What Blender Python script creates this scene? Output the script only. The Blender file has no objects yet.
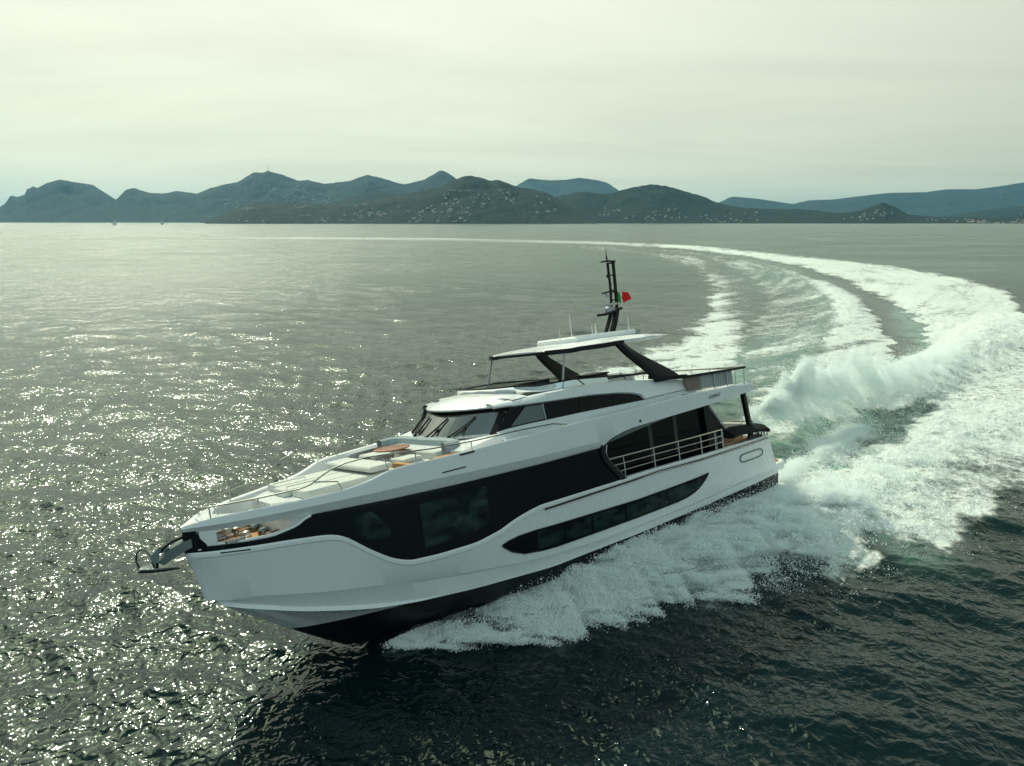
import bpy, bmesh, math, random
import numpy as np
from mathutils import Matrix, Vector, Quaternion

SC = bpy.context.scene
COL = SC.collection
rad = math.radians
W, H = 1024, 766
FOC = 690.0            # focal length in pixels
HC = 12.7              # drone height over the water, metres
HZ = 221.3             # horizon row
PITCH = math.atan((383 - HZ) / FOC)

# ------------------------------------------------------------------ camera
cd = bpy.data.cameras.new('camera'); cam = bpy.data.objects.new('camera', cd); COL.objects.link(cam)
cd.sensor_width = 36.0; cd.lens = FOC / W * 36.0
cd.clip_start = 0.5; cd.clip_end = 120000
cam.location = (0, 0, HC); cam.rotation_euler = (math.pi / 2 - PITCH, 0, 0)
SC.camera = cam

# ------------------------------------------------------------------ light
SUN_AZ = rad(-32)      # left of the view direction
SUN_EL = rad(44)
SUN_DIR = Vector((math.sin(SUN_AZ) * math.cos(SUN_EL), math.cos(SUN_AZ) * math.cos(SUN_EL), math.sin(SUN_EL)))
sl = bpy.data.lights.new('sun', 'SUN'); sun = bpy.data.objects.new('sun', sl); COL.objects.link(sun)
sl.energy = 3.2; sl.angle = rad(0.55); sl.color = (1.0, 0.93, 0.80)
sun.rotation_euler = (-SUN_DIR).to_track_quat('-Z', 'Y').to_euler()
sun.location = (0, 0, 60)

wd = bpy.data.worlds.new('World'); SC.world = wd; wd.use_nodes = True
NT = wd.node_tree; NT.nodes.clear()
def wn(t, **k):
    n = NT.nodes.new(t)
    for a, v in k.items(): setattr(n, a, v)
    return n
sky = wn('ShaderNodeTexSky'); sky.sky_type = 'NISHITA'; sky.sun_disc = False
sky.sun_elevation = SUN_EL; sky.sun_rotation = SUN_AZ; sky.dust_density = 4.0; sky.air_density = 1.2; sky.ozone_density = 1.0
tc = wn('ShaderNodeTexCoord')
sx = wn('ShaderNodeSeparateXYZ'); NT.links.new(tc.outputs['Generated'], sx.inputs[0])
# thin high cloud veil: pale, brightest round the sun and low down, dimmer and bluer opposite
elr = wn('ShaderNodeValToRGB'); NT.links.new(sx.outputs['Z'], elr.inputs[0])
cr = elr.color_ramp; cr.elements[0].position = 0.0; cr.elements[0].color = (6.3, 7.0, 5.3, 1)
cr.elements[1].position = 1.0; cr.elements[1].color = (0.9, 1.7, 1.9, 1)
for p, c in ((0.12, (6.7, 7.2, 5.6, 1)), (0.27, (7.5, 7.8, 6.3, 1)), (0.36, (8.6, 9.4, 7.2, 1)), (0.50, (4.9, 6.0, 4.7, 1)), (0.70, (1.5, 2.3, 2.2, 1))):
    e = cr.elements.new(p); e.color = c
dt = wn('ShaderNodeVectorMath', operation='DOT_PRODUCT'); NT.links.new(tc.outputs['Generated'], dt.inputs[0]); dt.inputs[1].default_value = SUN_DIR
gl = wn('ShaderNodeMapRange'); NT.links.new(dt.outputs['Value'], gl.inputs[0])
gl.inputs[1].default_value = -0.7; gl.inputs[2].default_value = 1.0; gl.inputs[3].default_value = 0.38; gl.inputs[4].default_value = 1.3
gl.interpolation_type = 'SMOOTHSTEP'
# soft streaks of cloud: direction projected on a high plane
zz = wn('ShaderNodeMath', operation='ADD'); NT.links.new(sx.outputs['Z'], zz.inputs[0]); zz.inputs[1].default_value = 0.10
dx = wn('ShaderNodeMath', operation='DIVIDE'); NT.links.new(sx.outputs['X'], dx.inputs[0]); NT.links.new(zz.outputs[0], dx.inputs[1])
dy = wn('ShaderNodeMath', operation='DIVIDE'); NT.links.new(sx.outputs['Y'], dy.inputs[0]); NT.links.new(zz.outputs[0], dy.inputs[1])
cx = wn('ShaderNodeCombineXYZ'); NT.links.new(dx.outputs[0], cx.inputs[0]); NT.links.new(dy.outputs[0], cx.inputs[1])
mp = wn('ShaderNodeMapping'); mp.inputs['Scale'].default_value = (0.34, 0.8, 1); mp.inputs['Rotation'].default_value = (0, 0, rad(12)); NT.links.new(cx.outputs[0], mp.inputs[0])
nz = wn('ShaderNodeTexNoise'); nz.inputs['Scale'].default_value = 0.9; nz.inputs['Detail'].default_value = 6; nz.inputs['Roughness'].default_value = 0.6; nz.inputs['Distortion'].default_value = 0.6
NT.links.new(mp.outputs[0], nz.inputs['Vector'])
nr = wn('ShaderNodeMapRange'); NT.links.new(nz.outputs[0], nr.inputs[0])
nr.inputs[1].default_value = 0.3; nr.inputs[2].default_value = 0.72; nr.inputs[3].default_value = 0.90; nr.inputs[4].default_value = 1.09
mm = wn('ShaderNodeMath', operation='MULTIPLY'); NT.links.new(gl.outputs[0], mm.inputs[0]); NT.links.new(nr.outputs[0], mm.inputs[1])
vs = wn('ShaderNodeVectorMath', operation='SCALE'); NT.links.new(elr.outputs[0], vs.inputs[0]); NT.links.new(mm.outputs[0], vs.inputs['Scale'])
# the bright veil round the sun itself, above the frame
au = wn('ShaderNodeMapRange'); NT.links.new(dt.outputs['Value'], au.inputs[0]); au.interpolation_type = 'SMOOTHSTEP'
au.inputs[1].default_value = 0.925; au.inputs[2].default_value = 1.0; au.inputs[3].default_value = 0.0; au.inputs[4].default_value = 1.0
aus = wn('ShaderNodeVectorMath', operation='SCALE'); aus.inputs[0].default_value = (44, 58, 34); NT.links.new(au.outputs[0], aus.inputs['Scale'])
vad = wn('ShaderNodeVectorMath', operation='ADD'); NT.links.new(vs.outputs[0], vad.inputs[0]); NT.links.new(aus.outputs[0], vad.inputs[1])
mx = wn('ShaderNodeMixRGB'); mx.inputs[0].default_value = 0.90
NT.links.new(sky.outputs[0], mx.inputs[1]); NT.links.new(vad.outputs[0], mx.inputs[2])
# the clear side of the sky, behind the drone, is bluer
bk = wn('ShaderNodeMapRange'); NT.links.new(sx.outputs['Y'], bk.inputs[0]); bk.interpolation_type = 'SMOOTHSTEP'
bk.inputs[1].default_value = 0.15; bk.inputs[2].default_value = -0.7; bk.inputs[3].default_value = 0.0; bk.inputs[4].default_value = 1.0
mb = wn('ShaderNodeMixRGB'); NT.links.new(bk.outputs[0], mb.inputs[0]); NT.links.new(mx.outputs[0], mb.inputs[1]); mb.inputs[2].default_value = (5.3, 7.0, 7.1, 1)
bg = wn('ShaderNodeBackground'); bg.inputs[1].default_value = 0.10; NT.links.new(mb.outputs[0], bg.inputs[0])
wo = wn('ShaderNodeOutputWorld'); NT.links.new(bg.outputs[0], wo.inputs[0])

vs_ = SC.view_settings
SC.display_settings.display_device = 'sRGB'
vs_.view_transform = 'Standard'; vs_.look = 'None'; vs_.exposure = 0.0; vs_.gamma = 1.0; vs_.use_curve_mapping = False
SC.render.engine = 'CYCLES'
cy = SC.cycles
cy.use_denoising = True
cy.denoising_prefilter = 'ACCURATE'
try: cy.denoiser = 'OPENIMAGEDENOISE'
except Exception: pass
cy.max_bounces = 9; cy.diffuse_bounces = 7; cy.glossy_bounces = 4; cy.transmission_bounces = 5; cy.volume_bounces = 1; cy.transparent_max_bounces = 12
cy.caustics_reflective = False; cy.caustics_refractive = False
cy.sample_clamp_indirect = 6.0; cy.sample_clamp_direct = 0.0
cy.use_adaptive_sampling = True; cy.adaptive_threshold = 0.01

# ------------------------------------------------------------------ helpers
def tag(o, label=None, cat=None, group=None, kind=None):
    if label: o['label'] = label
    if cat: o['category'] = cat
    if group: o['group'] = group
    if kind: o['kind'] = kind
    return o

def sea_pt(u, v, z=0.0):
    a = (u - 512) / FOC; b = (383 - v) / FOC; c, s = math.cos(PITCH), math.sin(PITCH)
    d = (a, c + b * s, -s + b * c); t = (z - HC) / d[2]
    return (t * d[0], t * d[1])

class Mat:
    """tiny node material builder"""
    def __init__(s, name, color=(0.5, 0.5, 0.5), rough=0.5, metal=0.0, spec=0.5, **k):
        s.m = bpy.data.materials.new(name); s.m.use_nodes = True
        s.n = s.m.node_tree.nodes; s.l = s.m.node_tree.links
        s.p = s.n['Principled BSDF']
        s.p.inputs['Base Color'].default_value = (*color, 1); s.p.inputs['Roughness'].default_value = rough
        s.p.inputs['Metallic'].default_value = metal; s.p.inputs['Specular IOR Level'].default_value = spec
        for a, v in k.items(): s.p.inputs[a.replace('_', ' ')].default_value = v
    def node(s, t, inputs=None, **k):
        n = s.n.new(t)
        for a, v in k.items(): setattr(n, a, v)
        for a, v in (inputs or {}).items():
            if isinstance(v, bpy.types.NodeSocket): s.l.new(v, n.inputs[a])
            else: n.inputs[a].default_value = v
        return n
    def math(s, op, a, b=0.0, c=None, clamp=False):
        d = {0: a, 1: b}
        if c is not None: d[2] = c
        return s.node('ShaderNodeMath', d, operation=op, use_clamp=clamp).outputs[0]
    def coord(s, scale=(1, 1, 1), kind='Object'):
        t = s.node('ShaderNodeTexCoord')
        return s.node('ShaderNodeMapping', {'Vector': t.outputs[kind], 'Scale': scale}).outputs[0]
    def noise(s, vec, scale, detail=3.0, rough=0.5, dist=0.0):
        return s.node('ShaderNodeTexNoise', {'Vector': vec, 'Scale': scale, 'Detail': detail, 'Roughness': rough, 'Distortion': dist}).outputs[0]
    def ramp(s, f, *st):
        r = s.node('ShaderNodeValToRGB', {0: f}); c = r.color_ramp
        c.elements[0].position = st[0][0]; c.elements[0].color = (*st[0][1], 1)
        c.elements[1].position = st[-1][0]; c.elements[1].color = (*st[-1][1], 1)
        for p, q in st[1:-1]: e = c.elements.new(p); e.color = (*q, 1)
        return r.outputs[0]
    def maprange(s, f, a, b, c, d, smooth=False):
        n = s.node('ShaderNodeMapRange', {0: f, 1: a, 2: b, 3: c, 4: d})
        if smooth: n.interpolation_type = 'SMOOTHSTEP'
        return n.outputs[0]
    def mix(s, f, a, b):
        n = s.node('ShaderNodeMixRGB', {0: f, 1: a if not isinstance(a, tuple) else (*a, 1), 2: b if not isinstance(b, tuple) else (*b, 1)})
        return n.outputs[0]
    def attr(s, name): return s.node('ShaderNodeAttribute', attribute_name=name).outputs['Fac']
    def bump(s, h, dist=0.01, strength=1.0, normal=None):
        d = {'Height': h, 'Distance': dist, 'Strength': strength}
        if normal is not None: d['Normal'] = normal
        return s.node('ShaderNodeBump', d).outputs[0]
    def set(s, **k):
        for a, v in k.items(): s.l.new(v, s.p.inputs[a.replace('_', ' ')])
        return s

def np_mesh(name, V, F, attrs=None, smooth=True):
    """V (n,3), F (m,4) int"""
    me = bpy.data.meshes.new(name)
    V = np.asarray(V, np.float32); F = np.asarray(F, np.int32)
    me.vertices.add(len(V)); me.vertices.foreach_set('co', V.ravel())
    me.loops.add(F.size); me.loops.foreach_set('vertex_index', F.ravel())
    me.polygons.add(len(F)); me.polygons.foreach_set('loop_start', np.arange(0, F.size, F.shape[1], dtype=np.int32))
    me.polygons.foreach_set('use_smooth', np.full(len(F), smooth, dtype=bool))
    for k, a in (attrs or {}).items():
        at = me.attributes.new(k, 'FLOAT', 'POINT'); at.data.foreach_set('value', np.asarray(a, np.float32).ravel())
    me.update(calc_edges=True); me.validate()
    return me

# value noise in numpy -------------------------------------------------------
_rng = np.random.RandomState(7); _T = _rng.rand(256, 256).astype(np.float32)
def vnoise(x, y):
    xi = np.floor(x).astype(np.int64); yi = np.floor(y).astype(np.int64); fx = x - xi; fy = y - yi
    fx = fx * fx * (3 - 2 * fx); fy = fy * fy * (3 - 2 * fy)
    a = _T[xi & 255, yi & 255]; b = _T[(xi + 1) & 255, yi & 255]; c = _T[xi & 255, (yi + 1) & 255]; d = _T[(xi + 1) & 255, (yi + 1) & 255]
    return (a + (b - a) * fx) * (1 - fy) + (c + (d - c) * fx) * fy
def fbm(x, y, o=4, g=0.5):
    s = 0; a = 1.0; t = 0
    for i in range(o):
        s = s + a * vnoise(x * 2 ** i + 17.3 * i, y * 2 ** i - 9.1 * i); t += a; a *= g
    return s / t
def sstep(a, b, x):
    t = np.clip((x - a) / (b - a), 0, 1); return t * t * (3 - 2 * t)
def seg_dist(px, py, line):
    """distance to polyline and the parameter (index + fraction) of the nearest point"""
    best = np.full(px.shape, 1e9); par = np.zeros(px.shape)
    for i in range(len(line) - 1):
        ax, ay = line[i][:2]; bx, by = line[i + 1][:2]; dx, dy = bx - ax, by - ay
        t = np.clip(((px - ax) * dx + (py - ay) * dy) / (dx * dx + dy * dy + 1e-9), 0, 1)
        d = np.hypot(px - ax - t * dx, py - ay - t * dy); m = d < best
        best = np.where(m, d, best); par = np.where(m, i + t, par)
    return best, par
def inside(px, py, poly):
    r = np.zeros(px.shape, bool); n = len(poly)
    for i in range(n):
        x1, y1 = poly[i]; x2, y2 = poly[(i + 1) % n]
        c = ((y1 > py) != (y2 > py)) & (px < (x2 - x1) * (py - y1) / (y2 - y1 + 1e-12) + x1)
        r ^= c
    return r

# ================================================================== SEA
def build_sea():
    az = np.concatenate([np.linspace(-180, -48, 90, endpoint=False), np.linspace(-48, -40, 60, endpoint=False),
                         np.linspace(-40, 40, 980, endpoint=False), np.linspace(40, 48, 60, endpoint=False), np.linspace(48, 180, 90, endpoint=False)])
    az = np.radians(az)
    # rings: about one per picture row of the photograph, coarser under the camera
    r0 = np.linspace(0.8, 13.5, 40)
    vv = np.arange(812, 222.6, -0.72)
    b = (383 - vv) / FOC; dep = -np.arctan(b) + PITCH
    r1 = HC / np.tan(dep)
    r1 = r1[r1 > 13.6]
    r2 = np.geomspace(r1[-1] * 1.15, 34000, 14)
    r = np.concatenate([r0, r1, r2])
    dr = np.gradient(r)
    A, Rr = np.meshgrid(az, r)
    X = (Rr * np.sin(A)).ravel(); Y = (Rr * np.cos(A)).ravel(); DR = np.repeat(dr, len(az))
    daz = np.gradient(az); DT = (Rr * np.tile(daz, (len(r), 1))).ravel()
    SP = np.maximum(DR, DT)
    n = len(X)
    fore = np.abs(np.degrees(A).ravel()) < 52
    near = (Rr.ravel() < 700)
    # ---- picture-row coordinates of the flat sea surface, used only to carry the traced outlines to the water
    c, s = math.cos(PITCH), math.sin(PITCH)
    d = Y * c + HC * s; d = np.where(d > 1, d, 1e9)
    U = 512 + FOC * X / d; Vv = 383 - FOC * (Y * s - HC * c) / d
    act = fore & (Y > 8)
    idx = np.nonzero(act)[0]
    u = U[idx]; v = Vv[idx]; x = X[idx]; y = Y[idx]
    hgt = v - 221.3
    # ragged outlines
    j1 = fbm(x * 0.35, y * 0.35, 5, 0.6) - 0.5; j2 = fbm(x * 0.35 + 50, y * 0.35 + 90, 5, 0.6) - 0.5
    near_w = np.clip(hgt / 150, 0.02, 1.6)
    uj = u + j1 * 60 * near_w; vj = v + j2 * 44 * near_w * np.clip(hgt / 260, .15, 1)
    foam = np.zeros(len(idx)); aer = np.zeros(len(idx)); calm = np.zeros(len(idx))
    def paint(poly, val, soft, target, jit=True, mode='max'):
        a, b_ = (uj, vj) if jit else (u, v)
        xs = [p[0] for p in poly]; ys = [p[1] for p in poly]; m = 30 + soft * 3
        k = np.nonzero((a > min(xs) - m) & (a < max(xs) + m) & (b_ > min(ys) - m) & (b_ < max(ys) + m))[0]
        ins = inside(a[k], b_[k], poly); dist, _ = seg_dist(a[k], b_[k], list(poly) + [poly[0]])
        sf = np.maximum(soft * np.clip(hgt[k] / 120, .05, 1.5), .35)
        w = sstep(-1, 1, np.where(ins, dist, -dist) / sf) * (val if not callable(val) else val(k))
        if mode == 'max': target[k] = np.maximum(target[k], w)
        elif mode == 'sub': target[k] = target[k] * (1 - w)
    bl0 = fbm(x * .8, y * .8 + 40, 4, .55)
    P1 = [(360, 648), (400, 632), (440, 612), (555, 565), (640, 540), (700, 515), (757, 484), (785, 476), (800, 470), (850, 440), (885, 415), (905, 398), (925, 350), (918, 322), (893, 302), (852, 283),
          (802, 267), (742, 256), (680, 248.7), (600, 244.6), (450, 241.4), (300, 240.2), (0, 240.2), (-300, 240.5), (-300, 238.5), (0, 238), (300, 237.2), (450, 238.2), (600, 241), (700, 245.8), (800, 256),
          (850, 261), (900, 267), (960, 278), (1005, 291), (1024, 308), (1012, 322), (1000, 338), (1046, 352), (1200, 400), (1400, 520), (1200, 510), (1060, 492), (1026, 488), (1004, 496), (988, 524), (940, 553), (872, 545),
          (862, 582), (780, 572), (720, 600), (640, 610), (600, 622), (560, 638), (520, 620), (470, 626), (430, 630), (400, 636)]
    rr0 = np.hypot(x + 80, y - 230); qq0 = np.arctan2(y - 230, x + 80) * 170
    strk = fbm(rr0 * .55, qq0 * .07, 5, .6); blot = fbm(x * .10 + 5, y * .10, 4, .6)
    wk = sstep(200, 140, hgt) * sstep(560, 640, u)
    paint(P1, lambda k: .84 - wk[k] * (.52 - strk[k]) * .7 - wk[k] * (.5 - blot[k]) * .5, 8, foam)
    P2 = [(800, 458), (820, 440), (880, 402), (900, 350), (886, 320), (860, 300), (830, 284), (790, 269), (740, 258.5), (680, 251), (600, 246.3), (600, 247.2), (640, 248.6), (700, 253), (760, 263), (800, 277), (828, 295), (842, 318), (825, 345),
          (790, 370), (755, 400), (748, 440)]
    paint(P2, lambda k: .80 - (.52 - strk[k]) * 1.0, 12, foam)
    P3 = [(560, 380), (640, 356), (680, 340), (708, 312), (714, 288), (697, 268), (640, 253.5), (560, 247), (500, 245), (500, 244), (600, 246), (700, 256), (745, 275), (765, 300), (752, 332), (738, 368), (690, 400), (560, 420)]
    def v3(k): return (.86 - (.5 - strk[k]) * 1.3 - (.5 - bl0[k]) * .7) * np.clip(0.97 - 0.6 * sstep(700, 752, u[k] + (300 - v[k]) * .3) - 0.35 * (v[k] < 275), .25, 1)
    paint(P3, v3, 15, foam)
    MID = [(738, 368), (752, 332), (765, 300), (745, 275), (700, 257), (640, 249.8), (640, 248.5), (700, 252), (760, 262), (800, 275), (830, 295), (845, 318), (825, 348), (790, 372), (755, 402)]
    paint(MID, lambda k: .46 - (.5 - strk[k]) * 1.0, 14, foam); paint(MID, 0.38, 12, aer)
    # dark slick behind the transom and the smooth trough
    TR = [(792, 474), (820, 452), (850, 436), (890, 412), (905, 398), (924, 352), (917, 322), (892, 303), (852, 284), (802, 268), (750, 258), (700, 251.5), (700, 252.3), (750, 260), (790, 270), (830, 286), (858, 301), (882, 322), (893, 350), (878, 400), (845, 422), (800, 448)]
    paint(TR, lambda k: 0.62 + 0.25 * (v[k] > 330), 5, foam, mode='sub'); paint(TR, 1.0, 6, calm, jit=False)
    DK = [(772, 474), (776, 446), (800, 432), (840, 420), (885, 408), (925, 396), (938, 402), (905, 428), (880, 448), (850, 468), (812, 482)]
    paint(DK, 0.8, 5, foam, mode='sub')
    D2 = [(990, 330), (1012, 322), (1040, 330), (1100, 345), (1100, 375), (1040, 352), (1000, 348)]
    paint(D2, 0.95, 4, foam, mode='sub')
    D3 = [(905, 468), (1000, 462), (1060, 470), (1060, 486), (1000, 480)]
    paint(D3, 0.22, 5, foam, mode='sub')
    # the lacy older foam right of the crest
    GP = [(400, 622), (480, 598), (560, 572), (640, 548), (700, 524), (760, 500), (775, 505), (720, 532), (660, 556), (590, 578), (520, 596), (440, 618)]
    paint(GP, lambda k: np.clip(.35 + .9 * (.6 - bl0[k]), 0, .9), 6, foam, mode='sub')
    LA = [(900, 480), (930, 405), (985, 368), (1030, 345), (1300, 430), (1300, 520), (1024, 490), (985, 515), (930, 520)]
    paint(LA, lambda k: .06 + .35 * np.clip(.75 - blot[k] - .2, 0, 1), 16, foam, mode='sub')
    FAR = [(-400, 246), (-400, 235), (640, 240), (660, 246), (660, 260), (500, 252)]
    paint(FAR, lambda k: .24 + .30 * sstep(640, 420, u[k]), 8, foam, jit=False, mode='sub')
    WK = [(-300, 235.6), (150, 235.2), (300, 236), (300, 236.8), (150, 236.2), (-300, 236.8)]
    paint(WK, 0.4, 3, foam, jit=False)
    # aerated green water: outlines of the boils
    for line, w in (([(738, 372), (800, 345), (838, 320), (820, 297), (790, 277), (740, 264)], 30), ([(905, 392), (925, 360), (918, 330), (900, 308)], 12), ([(790, 470), (850, 500), (900, 470), (930, 430)], 34),
                    ([(830, 500), (760, 520), (700, 540)], 30), ([(765, 440), (800, 425), (850, 400)], 26), ([(900, 520), (960, 450), (1000, 400)], 30)):
        dd, _ = seg_dist(uj, vj, line); aer = np.maximum(aer, np.exp(-(dd / (w * np.clip(hgt / 110, .2, 1.3))) ** 2))
    for line, w, a in (([(1040, 400), (1300, 470)], 30, .3),):
        pass
    aer = np.maximum(aer * (.55 + .6 * strk), 0.30 * foam)
    # ---- heights of the churned water (metres)
    hz = np.zeros(len(idx)); bil = fbm(x * .9, y * .9, 5, 0.52); bil2 = np.abs(fbm(x * 0.55 + 30, y * 0.55, 4, 0.6) - 0.5) * 2
    rid = []
    def ridge(line, soft_noise=0.6):
        L = [(*sea_pt(p[0], p[1]), p[2], p[3]) for p in line]
        hh = np.array([p[2] for p in L]); ww = np.array([p[3] for p in L]); ii = np.arange(len(L))
        dd, par = seg_dist(x, y, L)
        h_ = np.interp(par, ii, hh); w_ = np.interp(par, ii, ww)
        g = h_ * np.exp(-(dd / w_) ** 2)
        return g * (1 - soft_noise / 2 + soft_noise * bil) , (L, hh, ww)
    ridges = {}
    for nm, line, sn in (('stern', [(748, 430, .2, 1.0), (772, 420, .35, 1.3), (800, 410, .6, 1.6), (835, 402, .9, 1.9), (872, 394, 1.3, 2.2), (908, 382, 1.5, 2.6), (950, 362, 1.3, 3.0), (985, 344, 1.1, 3.6), (1018, 320, .7, 5.0)], .8),
                         ('side', [(392, 641, .08, .4), (430, 630, .18, .6), (480, 618, .28, .8), (540, 604, .38, 1.1), (610, 586, .5, 1.5), (690, 562, .55, 2.0), (770, 535, .6, 2.4), (850, 505, .6, 2.8), (930, 460, .45, 3.4), (1000, 410, .4, 5.0)], 1.1),
                         ('inner', [(820, 350, .2, 3), (850, 318, .5, 3.5), (842, 298, .5, 4), (815, 282, .4, 5)], .5),
                         ('outer', [(930, 400, .0, 3), (960, 330, .3, 6), (930, 300, .3, 8)], .8),
                         ('rooster', [(785, 472, .2, .5), (815, 462, .6, .7), (845, 448, .5, .8), (866, 432, .1, .7)], .5)):
        g, info = ridge(line, sn); ridges[nm] = info; hz = np.maximum(hz, g) if nm != 'rooster' else hz + g
    foam = np.maximum(foam, sstep(.12, .5, hz) * .85 * (x > -6))
    # the hollow behind the transom, the trough of the turning wake
    for line, dpt, w in (([(810, 462), (860, 430), (900, 400)], -.55, 1.6), ([(900, 400), (918, 350), (900, 305), (850, 282)], -.35, 4.0)):
        L = [sea_pt(*p) for p in line]; dd, _ = seg_dist(x, y, L); hz += dpt * np.exp(-(dd / w) ** 2)
    hz += np.clip(foam, 0, 1) * (bil - 0.42) * 0.30 * np.clip(60 / (20 + np.hypot(x, y)), .3, 1) + foam * bil2 * .05
    Z = np.zeros(n); Z[idx] = hz
    FO = np.zeros(n); FO[idx] = foam; AE = np.zeros(n); AE[idx] = aer; CA = np.zeros(n); CA[idx] = calm
    # ---- wind waves: sum of trochoidal components, each dropped where the mesh is too coarse for it
    rg = np.random.RandomState(11)
    N = 130; lam = np.geomspace(0.32, 11.0, N)[::-1]; wnd = rad(248)
    DX = np.zeros(n); DY = np.zeros(n)
    k2 = np.nonzero(np.hypot(X, Y) < 1500)[0]; xx = X[k2]; yy = Y[k2]; sp = SP[k2]; zz = np.zeros(len(k2)); dxx = np.zeros(len(k2)); dyy = np.zeros(len(k2))
    gust = 0.75 + 0.5 * fbm(xx * 0.03, yy * 0.03, 3)
    damp = (1 - 0.6 * FO[k2]) * (1 - 0.7 * CA[k2]) * gust
    for L_ in lam:
        th = wnd + rg.normal(0, 0.62); kk = 2 * math.pi / L_; ph = rg.rand() * 6.283
        sl_ = 0.0185 * (1.2 if L_ < 3.5 else 0.5) * rg.uniform(.6, 1.4); a_ = sl_ / kk
        w = np.clip((L_ / sp - 2.5) / 2.5, 0, 1)
        act_ = np.nonzero(w > 0)[0]
        if len(act_) == 0: continue
        cth, sth = math.cos(th), math.sin(th)
        p = kk * (xx[act_] * cth + yy[act_] * sth) + ph
        aw = a_ * w[act_] * damp[act_]
        zz[act_] += aw * np.sin(p); q = aw * np.cos(p) * .9
        dxx[act_] += q * cth; dyy[act_] += q * sth
    Z[k2] += zz; DX[k2] = dxx; DY[k2] = dyy
    V = np.stack([X + DX, Y + DY, Z], 1)
    nr, na = len(r), len(az)
    i = np.arange(nr - 1)[:, None] * na; jn = np.arange(na)[None, :]; jp = (jn + 1) % na
    F = np.stack([i + jn, i + jp, i + na + jp, i + na + jn], -1).reshape(-1, 4)[:, ::-1]
    # small fan closes the disc under the drone
    V = np.vstack([V, [[0, 0, 0]]]); cidx = len(V) - 1
    cap = np.stack([np.full(na // 2, cidx), np.arange(0, na - 1, 2), np.arange(1, na, 2), (np.arange(2, na + 1, 2)) % na], 1)[:, ::-1]
    F = np.vstack([F, cap])
    ext = lambda a: np.concatenate([a, [0]])
    far = np.clip((SP - .12) / 1.5, 0, 1)
    me = np_mesh('sea', V, F, {'foam': ext(FO), 'aer': ext(AE), 'calm': ext(CA), 'far': ext(far), 'rng': ext(np.hypot(X, Y) / 1000)})
    o = bpy.data.objects.new('sea', me); COL.objects.link(o); tag(o, kind='structure')
    return o, ridges, (x, y, hz, foam)

sea, RIDGES, SEAF = build_sea()

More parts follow.
